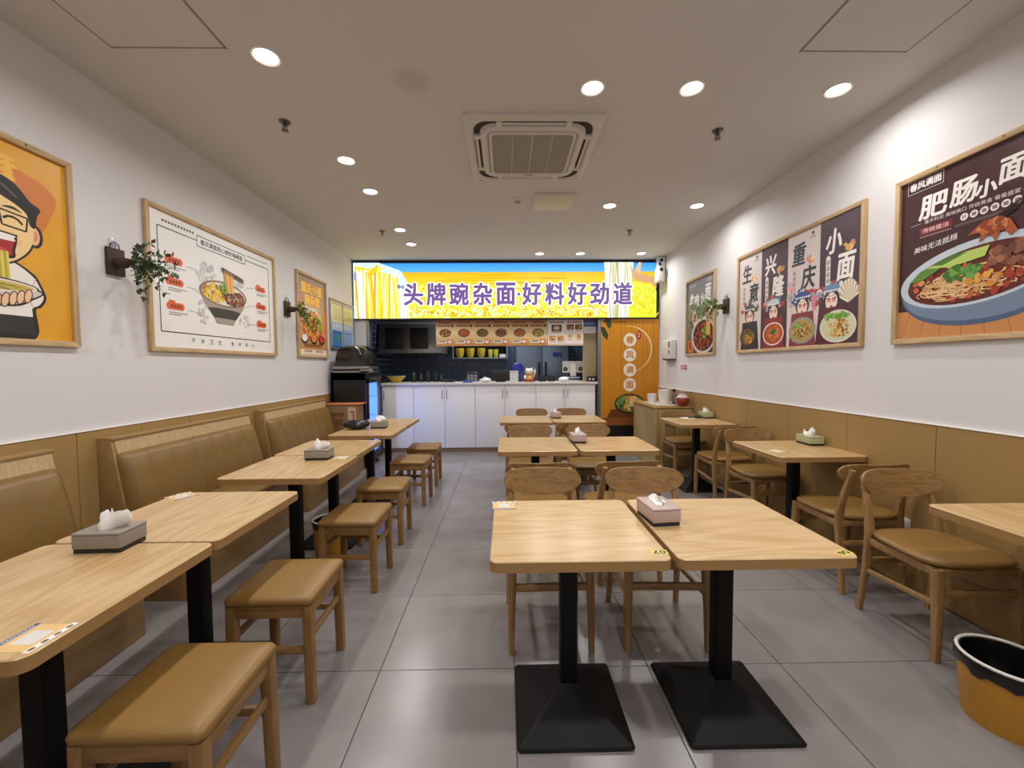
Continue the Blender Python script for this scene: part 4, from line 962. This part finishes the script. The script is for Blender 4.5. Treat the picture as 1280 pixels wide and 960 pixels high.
sh = thing('bowl_shelf', 'wall shelf holding a row of yellow bowls behind the counter', 'shelf', (-.5, 8.25, 1.5))
G().box(-.53, .53, -.15, .15, 0, .03, .004).obj('shelf_board', steel, sh); G().box(-.53, .53, -.15, .15, .38, .4).obj('top_board', steel, sh)
for x in (-.53, .53): G().box(x-.012, x+.012, -.15, .15, .0, .4).obj('side_panel', steel, sh)
G().box(-.52, .52, .13, .15, .03, .38).obj('back_panel', mat('shelf_dark', '#20242b', .6), sh)
ybowl = mat('yellow_melamine', '#cfae2a', .35)
bm_ = G().lathe([(0, .0), (.045, 0), (.075, .05), (.086, .15), (.082, .15), (.07, .05), (.04, .01), (0, .01)], 24).mesh('yellow_bowl', ybowl)
bs_ = G().lathe([(0, .0), (.03, 0), (.046, .04), (.05, .14), (.047, .14), (.042, .04), (.025, .01), (0, .01)], 20).mesh('yellow_cup', mat('pale_yellow_melamine', '#c9b843', .35))
for x, lab in ((-.907, 'leftmost big yellow bowl stack on the kitchen shelf'), (-.7, 'middle big yellow bowl stack on the kitchen shelf'), (-.484, 'rightmost big yellow bowl stack on the kitchen shelf')):
    t = thing('bowl_stack', lab, 'bowl', (x, 8.2, 1.53), group='yellow bowls on the kitchen shelf')
    for q in range(3): link('yellow_bowl', bm_, t, loc=(0, 0, .018*q))
for x, lab in ((-.301, 'small pale yellow cup stack on the kitchen shelf, left one'), (-.189, 'small pale yellow cup stack on the kitchen shelf, right one')):
    t = thing('cup_stack', lab, 'cup', (x, 8.2, 1.53), group='yellow cups on the kitchen shelf')
    for q in range(2): link('yellow_cup', bs_, t, loc=(0, 0, .02*q))
t = thing('storage_box', 'white box at the right end of the kitchen shelf', 'box', (-.055, 8.2, 1.53)); G().box(-.06, .06, -.07, .07, 0, .06, .006).obj('box', white_pl, t); G().box(-.063, .063, -.073, .073, .06, .07, .003).obj('lid', grey_pl, t)
fr = thing('steel_refrigerator', 'tall steel kitchen refrigerator with two doors behind the counter', 'refrigerator', (.7, 8.0, 0))
blue_steel = mat('blue_grey_steel', '#8a93a2', .35, metal=.7, noise=(2, .05))
G().box(-.5, .5, -.2, .4, 0, 1.95, .01).obj('body', blue_steel, fr)
for a, b, hx in ((-.49, -.004, -.06), (.004, .49, .06)):
    d = G().box(a, b, -.235, -.2, .9, 1.72, .008).obj('door', blue_steel, fr)
    G().tube([(hx, -.235, 1.42), (hx, -.275, 1.42), (hx, -.275, 1.16), (hx, -.235, 1.16)], .018, 8).obj('handle', dark_pl, d)
    G().box(a, b, -.235, -.2, .06, .88, .008).obj('lower_door', blue_steel, fr)
G().box(-.49, .49, -.235, -.2, 1.74, 1.93, .008).obj('top_panel', blue_steel, fr)
G().box(.2, .36, -.24, -.234, 1.53, 1.61).obj('badge', mat('blue_badge', '#24387a', .4), fr)
bc = thing('back_counter', 'dark kitchen back counter under the bowl shelf', 'counter', (-.9, 8.0, 0)); G().box(-1.2, 1.05, -.25, .35, .0, .86).obj('body', hsteel, bc); G().box(-1.22, 1.07, -.28, .38, .86, .9, .004).obj('top', steel, bc)

# things standing on the counter
ZT = 1.1
def item(name, lab, cat, x, y, z=ZT, group='things on the counter'): return thing(name, lab, cat, (x, y, z), group=group)
t = item('serving_bowl', 'yellow conical bowl at the left end of the counter', 'bowl', -1.76, 6.62)
G().lathe([(0, 0), (.05, 0), (.15, .1), (.155, .105), (.145, .1), (.05, .01), (0, .01)], 28).obj('bowl', ybowl, t); G().lathe([(.12, .1), (.15, .112), (.158, .104)], 24).obj('rim', steel, t)
glass_d = mat('dark_glass', '#1d2226', .15, spec=.7)
for k, (x, h, d) in enumerate(((-1.52, .2, 'first'), (-1.4, .17, 'second'), (-1.28, .22, 'third'), (-1.16, .2, 'fourth'), (-1.07, .16, 'fifth'))):
    t = item('sauce_bottle', f'small dark sauce bottle, {d} of the row right of the yellow bowl', 'bottle', x, 6.8, group='sauce bottles on the counter')
    G().lathe([(0, 0), (.035, 0), (.036, h*.6), (.014, h*.8), (.014, h*.9)], 14).obj('glass', glass_d, t); G().lathe([(.017, h*.88), (.017, h), (0, h)], 12).obj('cap', dark_pl, t)
t = item('wok_ladle', 'dark ladle leaning over a pan on the counter', 'ladle', -.92, 6.7)
G().lathe([(0, 0), (.09, .005), (.11, .035), (.104, .035), (.085, .012), (0, .012)], 20).obj('pan', dark_pl, t); G().tube([(.08, 0, .02), (.2, 0, .07), (.26, 0, .13)], .008, 8).obj('handle', dark_pl, t)
t = item('spice_caddy', 'small wire caddy of jars near the middle of the counter', 'caddy', -.55, 6.72)
G().box(-.09, .09, -.05, .05, 0, .015, .003).obj('tray', steel, t)
for k in range(3):
    j = G().cyl((-.055+.055*k, 0, .015), (-.055+.055*k, 0, .1), .024, n=14).obj('jar', mat('jar_glass', '#8f8a80', .15, spec=.7), t); G().cyl((-.055+.055*k, 0, .1), (-.055+.055*k, 0, .125), .025, n=14).obj('lid', steel, j)
G().tube([(-.09, 0, .01), (-.09, 0, .16), (.09, 0, .16), (.09, 0, .01)], .004, 6).obj('wire_handle', steel, t)
t = item('blue_tray', 'flat blue box lying on the counter', 'box', -.6, 6.5); G().box(-.075, .075, -.05, .05, 0, .022, .004).obj('box', mat('blue_plastic', '#2f4fa0', .4), t); G().box(-.078, .078, -.053, .053, .022, .03, .003).obj('lid', mat('blue_plastic_lid', '#3a5cb4', .4), t)
t = item('crumpled_bag', 'crumpled white plastic bag beside the black monitor', 'bag', -.32, 6.55)
def crumple(g, rx, ry, rz_, seed, n=12, m=7, amp=.25):
    rg = random.Random(seed); rows = []
    for i in range(m+1):
        f = i/m*math.pi; rows.append([(rx*math.sin(f)*math.cos(2*math.pi*k/n)*(1+amp*rg.uniform(-1, 1)), ry*math.sin(f)*math.sin(2*math.pi*k/n)*(1+amp*rg.uniform(-1, 1)), rz_*(1-math.cos(f))*(1+amp*.5*rg.uniform(-1, 1)*math.sin(f))) for k in range(n)])
    g.loft(rows, close=True)
g = G(); crumple(g, .085, .05, .035, 4); g.obj('bag', mat('white_film', '#e2e2e2', .4), t); G().tube([(-.04, 0, .06), (-.02, .01, .085), (.02, 0, .07)], .006, 6).obj('knot', MATS['white_film'], t)
t = item('order_monitor', 'black order screen seen from behind on the counter', 'monitor', -.08, 6.6)
G().box(-.15, .15, -.02, .02, .02, .19, .008).obj('screen', dark_pl, t); G().box(-.08, .08, -.05, .07, 0, .02, .004).obj('foot', dark_pl, t)
t = item('table_sign', 'small white upright sign card on the counter', 'sign', .135, 6.5)
G().box(-.065, .065, -.006, .006, 0, .18, .002).obj('card', white_pl, t); P = Print().rect(0, .155, .11, .03, '#d8d8da').dashes(0, .158, .1, .014, '#b8483c', 6).ell(0, .085, .035, .035, '#9aa0a4').ell(0, .085, .026, .026, '#e8e8e8'); o = P.obj('print', INK, t); o.rotation_euler.x = R(90); o.location.y = -.0065
G().box(-.05, .05, -.02, .04, 0, .006).obj('foot', white_pl, t)
t = item('blue_fan', 'round blue plastic fan head behind the sign card', 'fan', .2, 6.78)
bp_ = mat('royal_blue', '#2b3fa8', .4); G().lathe([(0, -.05), (.06, -.045), (.1, -.02), (.11, 0), (.1, .02), (.06, .045), (0, .05)], 24).obj('head', bp_, t)
t.children; [setattr(c, 'rotation_euler', (R(90), 0, R(20))) or setattr(c, 'location', (0, 0, .2)) for c in ALL_CHILDREN(t)]
G().cyl((0, 0, 0), (0, 0, .12), .025, .02).obj('stem', bp_, t); G().lathe([(0, 0), (.08, 0), (.08, .015), (.03, .03), (0, .03)], 20).obj('foot', bp_, t)
t = item('lucky_cat', 'white lucky cat figure with raised paw and gold trim on the counter', 'figurine', .38, 6.58)
cw = mat('cat_white', '#e8e2d8', .3); cg = mat('cat_gold', '#b5762c', .35); crd = mat('cat_red', '#a8302a', .4)
G().lathe([(0, 0), (.09, 0), (.095, .02), (.09, .03), (0, .03)], 20).obj('pedestal', crd, t)
G().lathe([(0, .03), (.07, .03), (.082, .06), (.07, .11), (.05, .13), (0, .14)], 20).obj('body', cg, t)
hd_ = G().lathe([(0, .115), (.045, .125), (.066, .16), (.06, .195), (.03, .215), (0, .218)], 20).obj('head', cw, t)
for s in (-1, 1): G().tube([(s*.04, 0, .2), (s*.048, 0, .235)], [.018, .003], 8).obj('ear', cw, hd_); G().lathe([(0, 0), (.007, .004), (0, .008)], 8, c=(s*.022, -.06, .165)).obj('eye', dark_pl, hd_)
G().tube([(.065, -.02, .09), (.09, -.03, .14), (.085, -.035, .2)], [.018, .017, .02], 8).obj('raised_paw', cw, t); G().tube([(-.06, -.02, .1), (-.075, -.05, .07), (-.05, -.075, .06)], [.02, .018, .018], 8).obj('paw', cw, t)
G().lathe([(0, 0), (.014, .006), (.016, .014), (0, .026)], 10, c=(0, -.06, .11)).obj('bell', mat('bell_gold', '#d8a83c', .25, metal=.8), t); G().box(-.035, .035, -.085, -.078, .045, .09, .004).obj('plaque', mat('plaque_cream', '#e0b868', .4), t)
for x, lab in ((.6, 'left black metal holder on the counter before the steel refrigerator'), (.75, 'right black metal holder on the counter before the steel refrigerator')):
    t = item('utensil_holder', lab, 'holder', x, 6.7, group='black utensil holders'); G().box(-.055, .055, -.05, .05, 0, .09, .006).obj('box', dark_pl, t); G().box(-.045, .045, -.04, .04, .09, .1).obj('rim', mat('holder_rim', '#2a2a2e', .4), t)
t = item('white_cloth', 'crumpled white cloth left of the payment terminal', 'cloth', .93, 6.55); g = G(); crumple(g, .08, .05, .04, 9); g.obj('cloth', tissue_m, t)
t = item('payment_terminal', 'white payment terminal with two round speakers on the counter', 'terminal', 1.12, 6.8)
G().box(-.17, .17, -.02, .03, .14, .33, .012, 3).obj('screen_back', white_pl, t); G().box(-.05, .05, -.045, -.01, .08, .29, .01).obj('spine', mat('terminal_light', '#efeeec', .3), t); G().box(-.1, .1, -.09, .08, 0, .02, .006).obj('foot', white_pl, t); G().box(-.035, .035, -.03, 0, .02, .1, .008).obj('neck', grey_pl, t)
for s in (-1, 1):
    q = G().cyl((s*.125, -.021, .2), (s*.125, -.03, .2), .036, .032, 24).obj('speaker', dark_pl, t); G().cyl((s*.125, -.03, .2), (s*.125, -.033, .2), .016, .012, 16).obj('speaker_cone', grey_pl, q)
G().box(-.1, .1, -.1, -.06, .045, .075, .008).obj('printer_lip', mat('pale_blue_plastic', '#9db4cf', .4), t)
t = item('speaker_box', 'low black box with small dials at the right end of the counter', 'box', 1.36, 6.465); G().box(-.07, .07, -.04, .04, 0, .09, .005).obj('box', dark_pl, t)
for k in (-.035, .02): G().cyl((k, -.041, .04), (k, -.05, .04), .016, n=14).obj('dial', white_pl, t)
G().cyl((.055, 0, .09), (.06, 0, .14), .003, n=6).obj('antenna', dark_pl, t)

# ------------------------------------------------------------ black cooler with lit glass door, dome machine on top
cl = thing('display_cooler', 'black upright drinks cooler with blue lit glass door', 'cooler', (-2.3, 5.42, 0))
cblack = mat('cooler_black', '#17171a', .3, spec=.4)
W, D, H = .5, .54, 1.28
G().box(0, W-.05, 0, .03, .08, H).obj('side_panel', cblack, cl); G().box(0, W-.05, D-.03, D, .08, H).obj('side_panel', cblack, cl)
G().box(0, .03, 0, D, .08, H).obj('back_panel', cblack, cl); G().box(0, W, 0, D, H-.1, H, .004).obj('top_cover', cblack, cl); G().box(0, W, 0, D, .08, .16, .004).obj('bottom_cover', cblack, cl)
for y in (.05, D-.05):
    for x in (.05, W-.07): G().cyl((x, y, 0), (x, y, .08), .02, n=10).obj('foot', dark_pl, cl)
blue_l = mat('blue_lit_liner', '#3d74f0', .5, emit=2.6)
G().box(.03, .05, .03, D-.03, .16, H-.1).obj('lit_liner', blue_l, cl); G().box(.05, W-.06, D-.045, D-.03, .16, H-.1).obj('lit_liner', blue_l, cl)
l3 = bpy.data.lights.new('cooler', 'AREA'); l3.shape = 'RECTANGLE'; l3.size = .9; l3.size_y = .05; l3.energy = 7; l3.color = (.25, .38, 1)
lo = bpy.data.objects.new('cooler_tube', l3); COL.objects.link(lo); lo.parent = cl; lo.location = (.41, .09, .68); lo.rotation_euler = (0, R(-90), R(30))   # strip behind the door frame
for z in (.42, .68, .94): G().box(.05, W-.07, .035, D-.05, z, z+.008).obj('wire_shelf', mat('cooler_shelf', '#7f9ae0', .3, metal=.3), cl)
dr = G().box(W-.045, W-.01, 0, .03, .16, H-.1, .003).obj('door_frame', cblack, cl)
G().box(W-.045, W-.01, D-.03, D, .16, H-.1, .003).obj('door_stile', cblack, dr); G().box(W-.045, W-.01, 0, D, H-.14, H-.1, .003).obj('door_rail', cblack, dr); G().box(W-.045, W-.01, 0, D, .16, .2, .003).obj('door_rail', cblack, dr)
G().box(W-.03, W-.025, .03, D-.03, .2, H-.14).obj('door_glass', mat('cooler_glass', '#cfe0ff', .05, alpha=.15, spec=.5), dr)
rgb = random.Random(3)
dm = thing('dome_machine', 'black domed countertop machine with steel band on top of the cooler', 'machine', (-2.285, 5.44, 1.28))
G().box(0, .48, 0, .42, 0, .025, .004).obj('steel_band', steel, dm); G().box(.01, .47, .01, .41, .025, .05, .003).obj('dark_gap', dark_pl, dm); G().box(0, .48, -.005, .42, .05, .085, .004).obj('upper_band', steel, dm)
g = G(); rows = []
for i in range(9):
    f = i/8; y = .0+.42*f; e = .86+.14*math.sin(math.pi*f)**.4; pts = []
    for k in range(17):
        a = math.pi*k/16; c, s = math.cos(a), math.sin(a)
        pts.append((.24+.232*e*math.copysign(abs(c)**.55, c), y, .085+.29*e*abs(s)**.6))
    rows.append(pts)
g.loft(rows, close=True).obj('dome', mat('smoked_dome', '#1b1717', .12, spec=.7), dm, ang=60)
G().tube([(.3, -.004, .35), (.36, -.012, .3), (.38, -.012, .24)], .006, 6).obj('chrome_handle', steel, dm)
G().box(.36, .5, .0, .09, .0, .05, .006).obj('latch', grey_pl, dm)

# cartons beside the cooler, pouch on table
card = mat('cardboard', '#8a6a47', .7, noise=(8, .06))
c1 = thing('carton', 'closed cardboard carton on the floor behind the farthest bench', 'carton', (-2.3, 5.15, 0), group='cartons by the cooler'); G().box(0, .42, 0, .25, 0, .45, .003).obj('box', card, c1); G().box(.0, .42, .118, .132, .448, .452).obj('tape', mat('tape', '#b89a6a', .3), c1)
c2 = thing('carton', 'upper cardboard carton with orange edged lid and red print beside the cooler', 'carton', (-2.27, 5.15, .452), group='cartons by the cooler')
G().box(0, .4, 0, .24, 0, .43, .003).obj('box', card, c2); G().box(-.01, .44, -.01, .25, .43, .44, .002).obj('lid_flap', mat('orange_card', '#c9764f', .6), c2)
P = Print().rect(0, 0, .1, .3, '#c9b9a6').poly([(-.02, .1), (.03, .1), (.03, -.04), (0, -.09), (-.03, -.05), (-.01, -.05), (0, -.06), (.012, -.04), (.012, .08), (-.02, .08)], '#b8402c'); o = P.obj('print', INK, c2, 'red and white print'); o.rotation_euler.x = R(90); o.location = (.335, -.0035, .25)
P = Print().dashes(0, .06, .18, .04, '#6b4f33', 4).dashes(0, -.04, .14, .08, '#705338', 3); o = P.obj('print', INK, c2); o.rotation_euler.x = R(90); o.location = (.15, -.0035, .25)
pc = thing('black_pouch', 'soft black pouch on the far left table beside the tissue box', 'pouch', (-1.5, 4.12, .73), R(10)); g = G(); crumple(g, .13, .075, .05, 5, 18, 9, .13); g.obj('pouch', mat('black_nylon', '#121215', .35), pc, ang=70); G().tube([(-.09, -.03, .075), (0, -.02, .1), (.09, .0, .075)], .003, 6).obj('zip', grey_pl, pc)

# ------------------------------------------------------------ low cabinet in the right corner and what stands on it
lc = thing('low_cabinet', 'low khaki cabinet with wooden top in the far right corner', 'cabinet', (1.93, 5.22, 0))
cab_m = mat('cabinet_khaki', '#a38c5e', .5, noise=(3, .03)); ctop = wood('cabinet_top_wood', '#9a7443', '#b8905a', 1, .35)
G().box(0, .48, .02, .9, .0, .795).obj('body', cab_m, lc); G().box(-.015, .485, -.005, .9, .795, .82, .003).obj('top', ctop, lc)
G().box(0, .03, 0, .02, 0, .795, .002).obj('stile', ctop, lc)
for a, b in ((.034, .255), (.259, .478)):
    d = G().box(a, b, .002, .02, .04, .785, .002).obj('door', cab_m, lc); G().cyl((b-.03 if a < .1 else a+.03, .002, .6), (b-.03 if a < .1 else a+.03, -.014, .6), .01, n=10).obj('knob', steel, d)
cupm = mat('white_paper_cup', '#e8e4de', .5)
tr = thing('serving_tray', 'flat pale tray under the cups and jar on the low cabinet', 'tray', (2.16, 5.56, .82)); G().box(-.19, .2, -.28, .3, 0, .008, .003).obj('tray', mat('pale_tray', '#d3cabd', .4), tr); G().box(-.195, .205, -.285, .305, .006, .014, .002).obj('edge', mat('pale_tray_edge', '#c7bcae', .4), tr)
for x, y, h, r_, lab in ((2.06, 5.72, .12, .065, 'short stack of white paper cups on the low cabinet, left one'), (2.15, 5.5, .19, .08, 'tall stack of white bowls on the low cabinet, beside the jar')):
    t = thing('cup_stack', lab, 'cups', (x, y, .834), group='white stacks on the low cabinet')
    for k in range(4): G().lathe([(0, 0), (r_*.75, 0), (r_, h*.6), (r_*1.03, h*.6), (r_*.72, .004), (0, .004)], 24, c=(0, 0, h*.4*k/3)).obj('cup', cupm, t)
t = thing('cruet_bottles', 'slim dark capped bottle between the cup stack and red jar', 'bottle', (2.25, 5.42, .834)); G().lathe([(0, 0), (.028, 0), (.03, .12), (.014, .15), (.014, .17)], 14).obj('glass', mat('grey_glass', '#5e5c5a', .15), t); G().lathe([(.018, .165), (.018, .2), (0, .205)], 12).obj('cap', dark_pl, t)
jr = thing('red_jar', 'round glass jar of red chilli sauce with lid on the low cabinet', 'jar', (2.3, 5.28, .834))
G().lathe([(0, 0), (.06, 0), (.085, .04), (.085, .08), (.075, .1)], 24).obj('sauce', mat('chilli_sauce', '#8e3226', .3), jr)
G().lathe([(.075, .1), (.05, .13), (.045, .15), (.05, .17)], 24).obj('glass_neck', mat('jar_clear', '#d8c4bc', .1, spec=.6), jr); G().lathe([(0, .182), (.056, .18), (.058, .168), (0, .168)], 20).obj('lid', grey_pl, jr); G().tube([(-.075, -.03, .1), (-.11, -.04, .09), (-.105, -.04, .05), (-.08, -.03, .04)], .006, 8).obj('handle', MATS['jar_clear'], jr)
t = thing('napkin', 'white napkin with dark utensils on the far right table', 'napkin', (2.12, 4.68, .738)); G().box(-.08, .04, -.05, .05, 0, .006, .002).obj('paper', tissue_m, t); G().tube([(-.02, -.03, .012), (.05, .0, .014), (.1, .02, .012)], .008, 8).obj('utensil', dark_pl, t); g = G(); crumple(g, .035, .03, .016, 12, 10, 6, .2); o = g.obj('cloth', mat('dark_cloth', '#2c2c30', .7), t); o.location = (.12, .03, 0)

# ------------------------------------------------------------ wall devices on the right wall
t = thing('towel_dispenser', 'white box dispenser on the far right wall beside the beef poster', 'dispenser', M=wallM('R', 5.95, 1.57))
G().box(-.17, .17, -.13, .15, 0, .09, .02, 3).obj('cover', white_pl, t); G().box(.09, .15, .04, .12, .088, .095, .003).obj('window', mat('dispenser_window', '#76806c', .2), t); G().box(.105, .13, -.06, 0, .088, .096, .003).obj('key_slot', dark_pl, t); G().box(-.14, .14, -.145, -.128, .01, .08, .003).obj('outlet', dark_pl, t)
G().box(-.18, -.168, -.12, .14, .005, .08, .003).obj('side_trim', dark_pl, t)
t = thing('red_label', 'small red and white label below the dispenser', 'label', M=wallM('R', 5.53, 1.325)); G().box(-.1, .1, -.035, .035, 0, .003).obj('plate', white_pl, t); P = Print().rect(0, 0, .18, .055, '#a8383a').rect(-.03, 0, .04, .04, '#e8d8d4').dashes(.05, 0, .07, .02, '#e8d0cc', 3); P.obj('print', INK, t).location.z = .0035
t = thing('wall_socket', 'white wall socket low on the right panelling behind the chairs', 'socket', M=wallM('R', 2.414, .378, .012)); G().box(-.043, .043, -.043, .043, 0, .009, .003).obj('plate', white_pl, t)
for x, y in ((-.012, .01), (.012, .01), (0, -.014)): G().box(x-.003, x+.003, y-.007, y+.007, .0088, .0095).obj('slot', dark_pl, t)
t = thing('security_camera', 'white security camera in the corner right of the lit sign', 'camera', (2.34, 6.22, 2.7))
G().box(-.03, .08, -.02, .08, .05, .29, .01).obj('bracket', white_pl, t); G().tube([(.0, .0, .2), (-.02, -.06, .16)], .018, 8).obj('arm', dark_pl, t)
b = G().box(-.055, .045, -.1, .06, -.1, .12, .015, 3).obj('housing', white_pl, t); G().cyl((-.01, -.1, .08), (-.01, -.112, .08), .028, .024, 16).obj('lens', dark_pl, b); G().cyl((.02, 0, .235), (.02, -.03, .235), .024, n=14).obj('sensor', dark_pl, t)

# ------------------------------------------------------------ waste bins
binm = mat('yellow_bin_plastic', '#bb8322', .4); bagm = mat('black_bin_bag', '#0e0d0f', .28)
def wbin(x, y, r, h, lab):
    t = thing('waste_bin', lab, 'bin', (x, y, 0), group='yellow waste bins')
    G().lathe([(0, .004), (r*.86, .004), (r*.88, 0), (r*.9, .02), (r, h), (r*.97, h), (r*.86, .03), (0, .03)], 36).obj('bucket', binm, t)
    rg = random.Random(2); g = G(); rows = []; n = 40
    for f, rr_, z in ((0, r*1.03, h-.032), (1, r*1.06, h-.012), (2, r*1.05, h+.012), (3, r*.95, h+.01), (4, r*.9, h-.04), (5, r*.8, h-.14), (6, r*.3, h-.17)):
        rows.append([(rr_*(1+.02*rg.uniform(-1, 1))*math.cos(2*math.pi*k/n), rr_*(1+.02*rg.uniform(-1, 1))*math.sin(2*math.pi*k/n), z+(.012*rg.uniform(-1, 1) if f in (0, 4, 5, 6) else .003*rg.uniform(-1, 1))) for k in range(n)])
    g.loft(rows, close=True, cap=False).obj('bin_bag', bagm, t, ang=60)
    pts = [(r*1.0*math.cos(R(a)), r*1.0*math.sin(R(a)), h+.02) for a in range(0, 361, 12)]
    G().tube(pts, .006, 8, caps=False).obj('ring', mat('white_ring', '#d6d1cb', .4), t)
    return t
wbin(1.885, 1.46, .137, .225, 'yellow waste bin with black bag and white ring, lower right corner')
wbin(-1.28, 2.91, .1, .25, 'yellow waste bin with black bag under the left tables behind a stool')
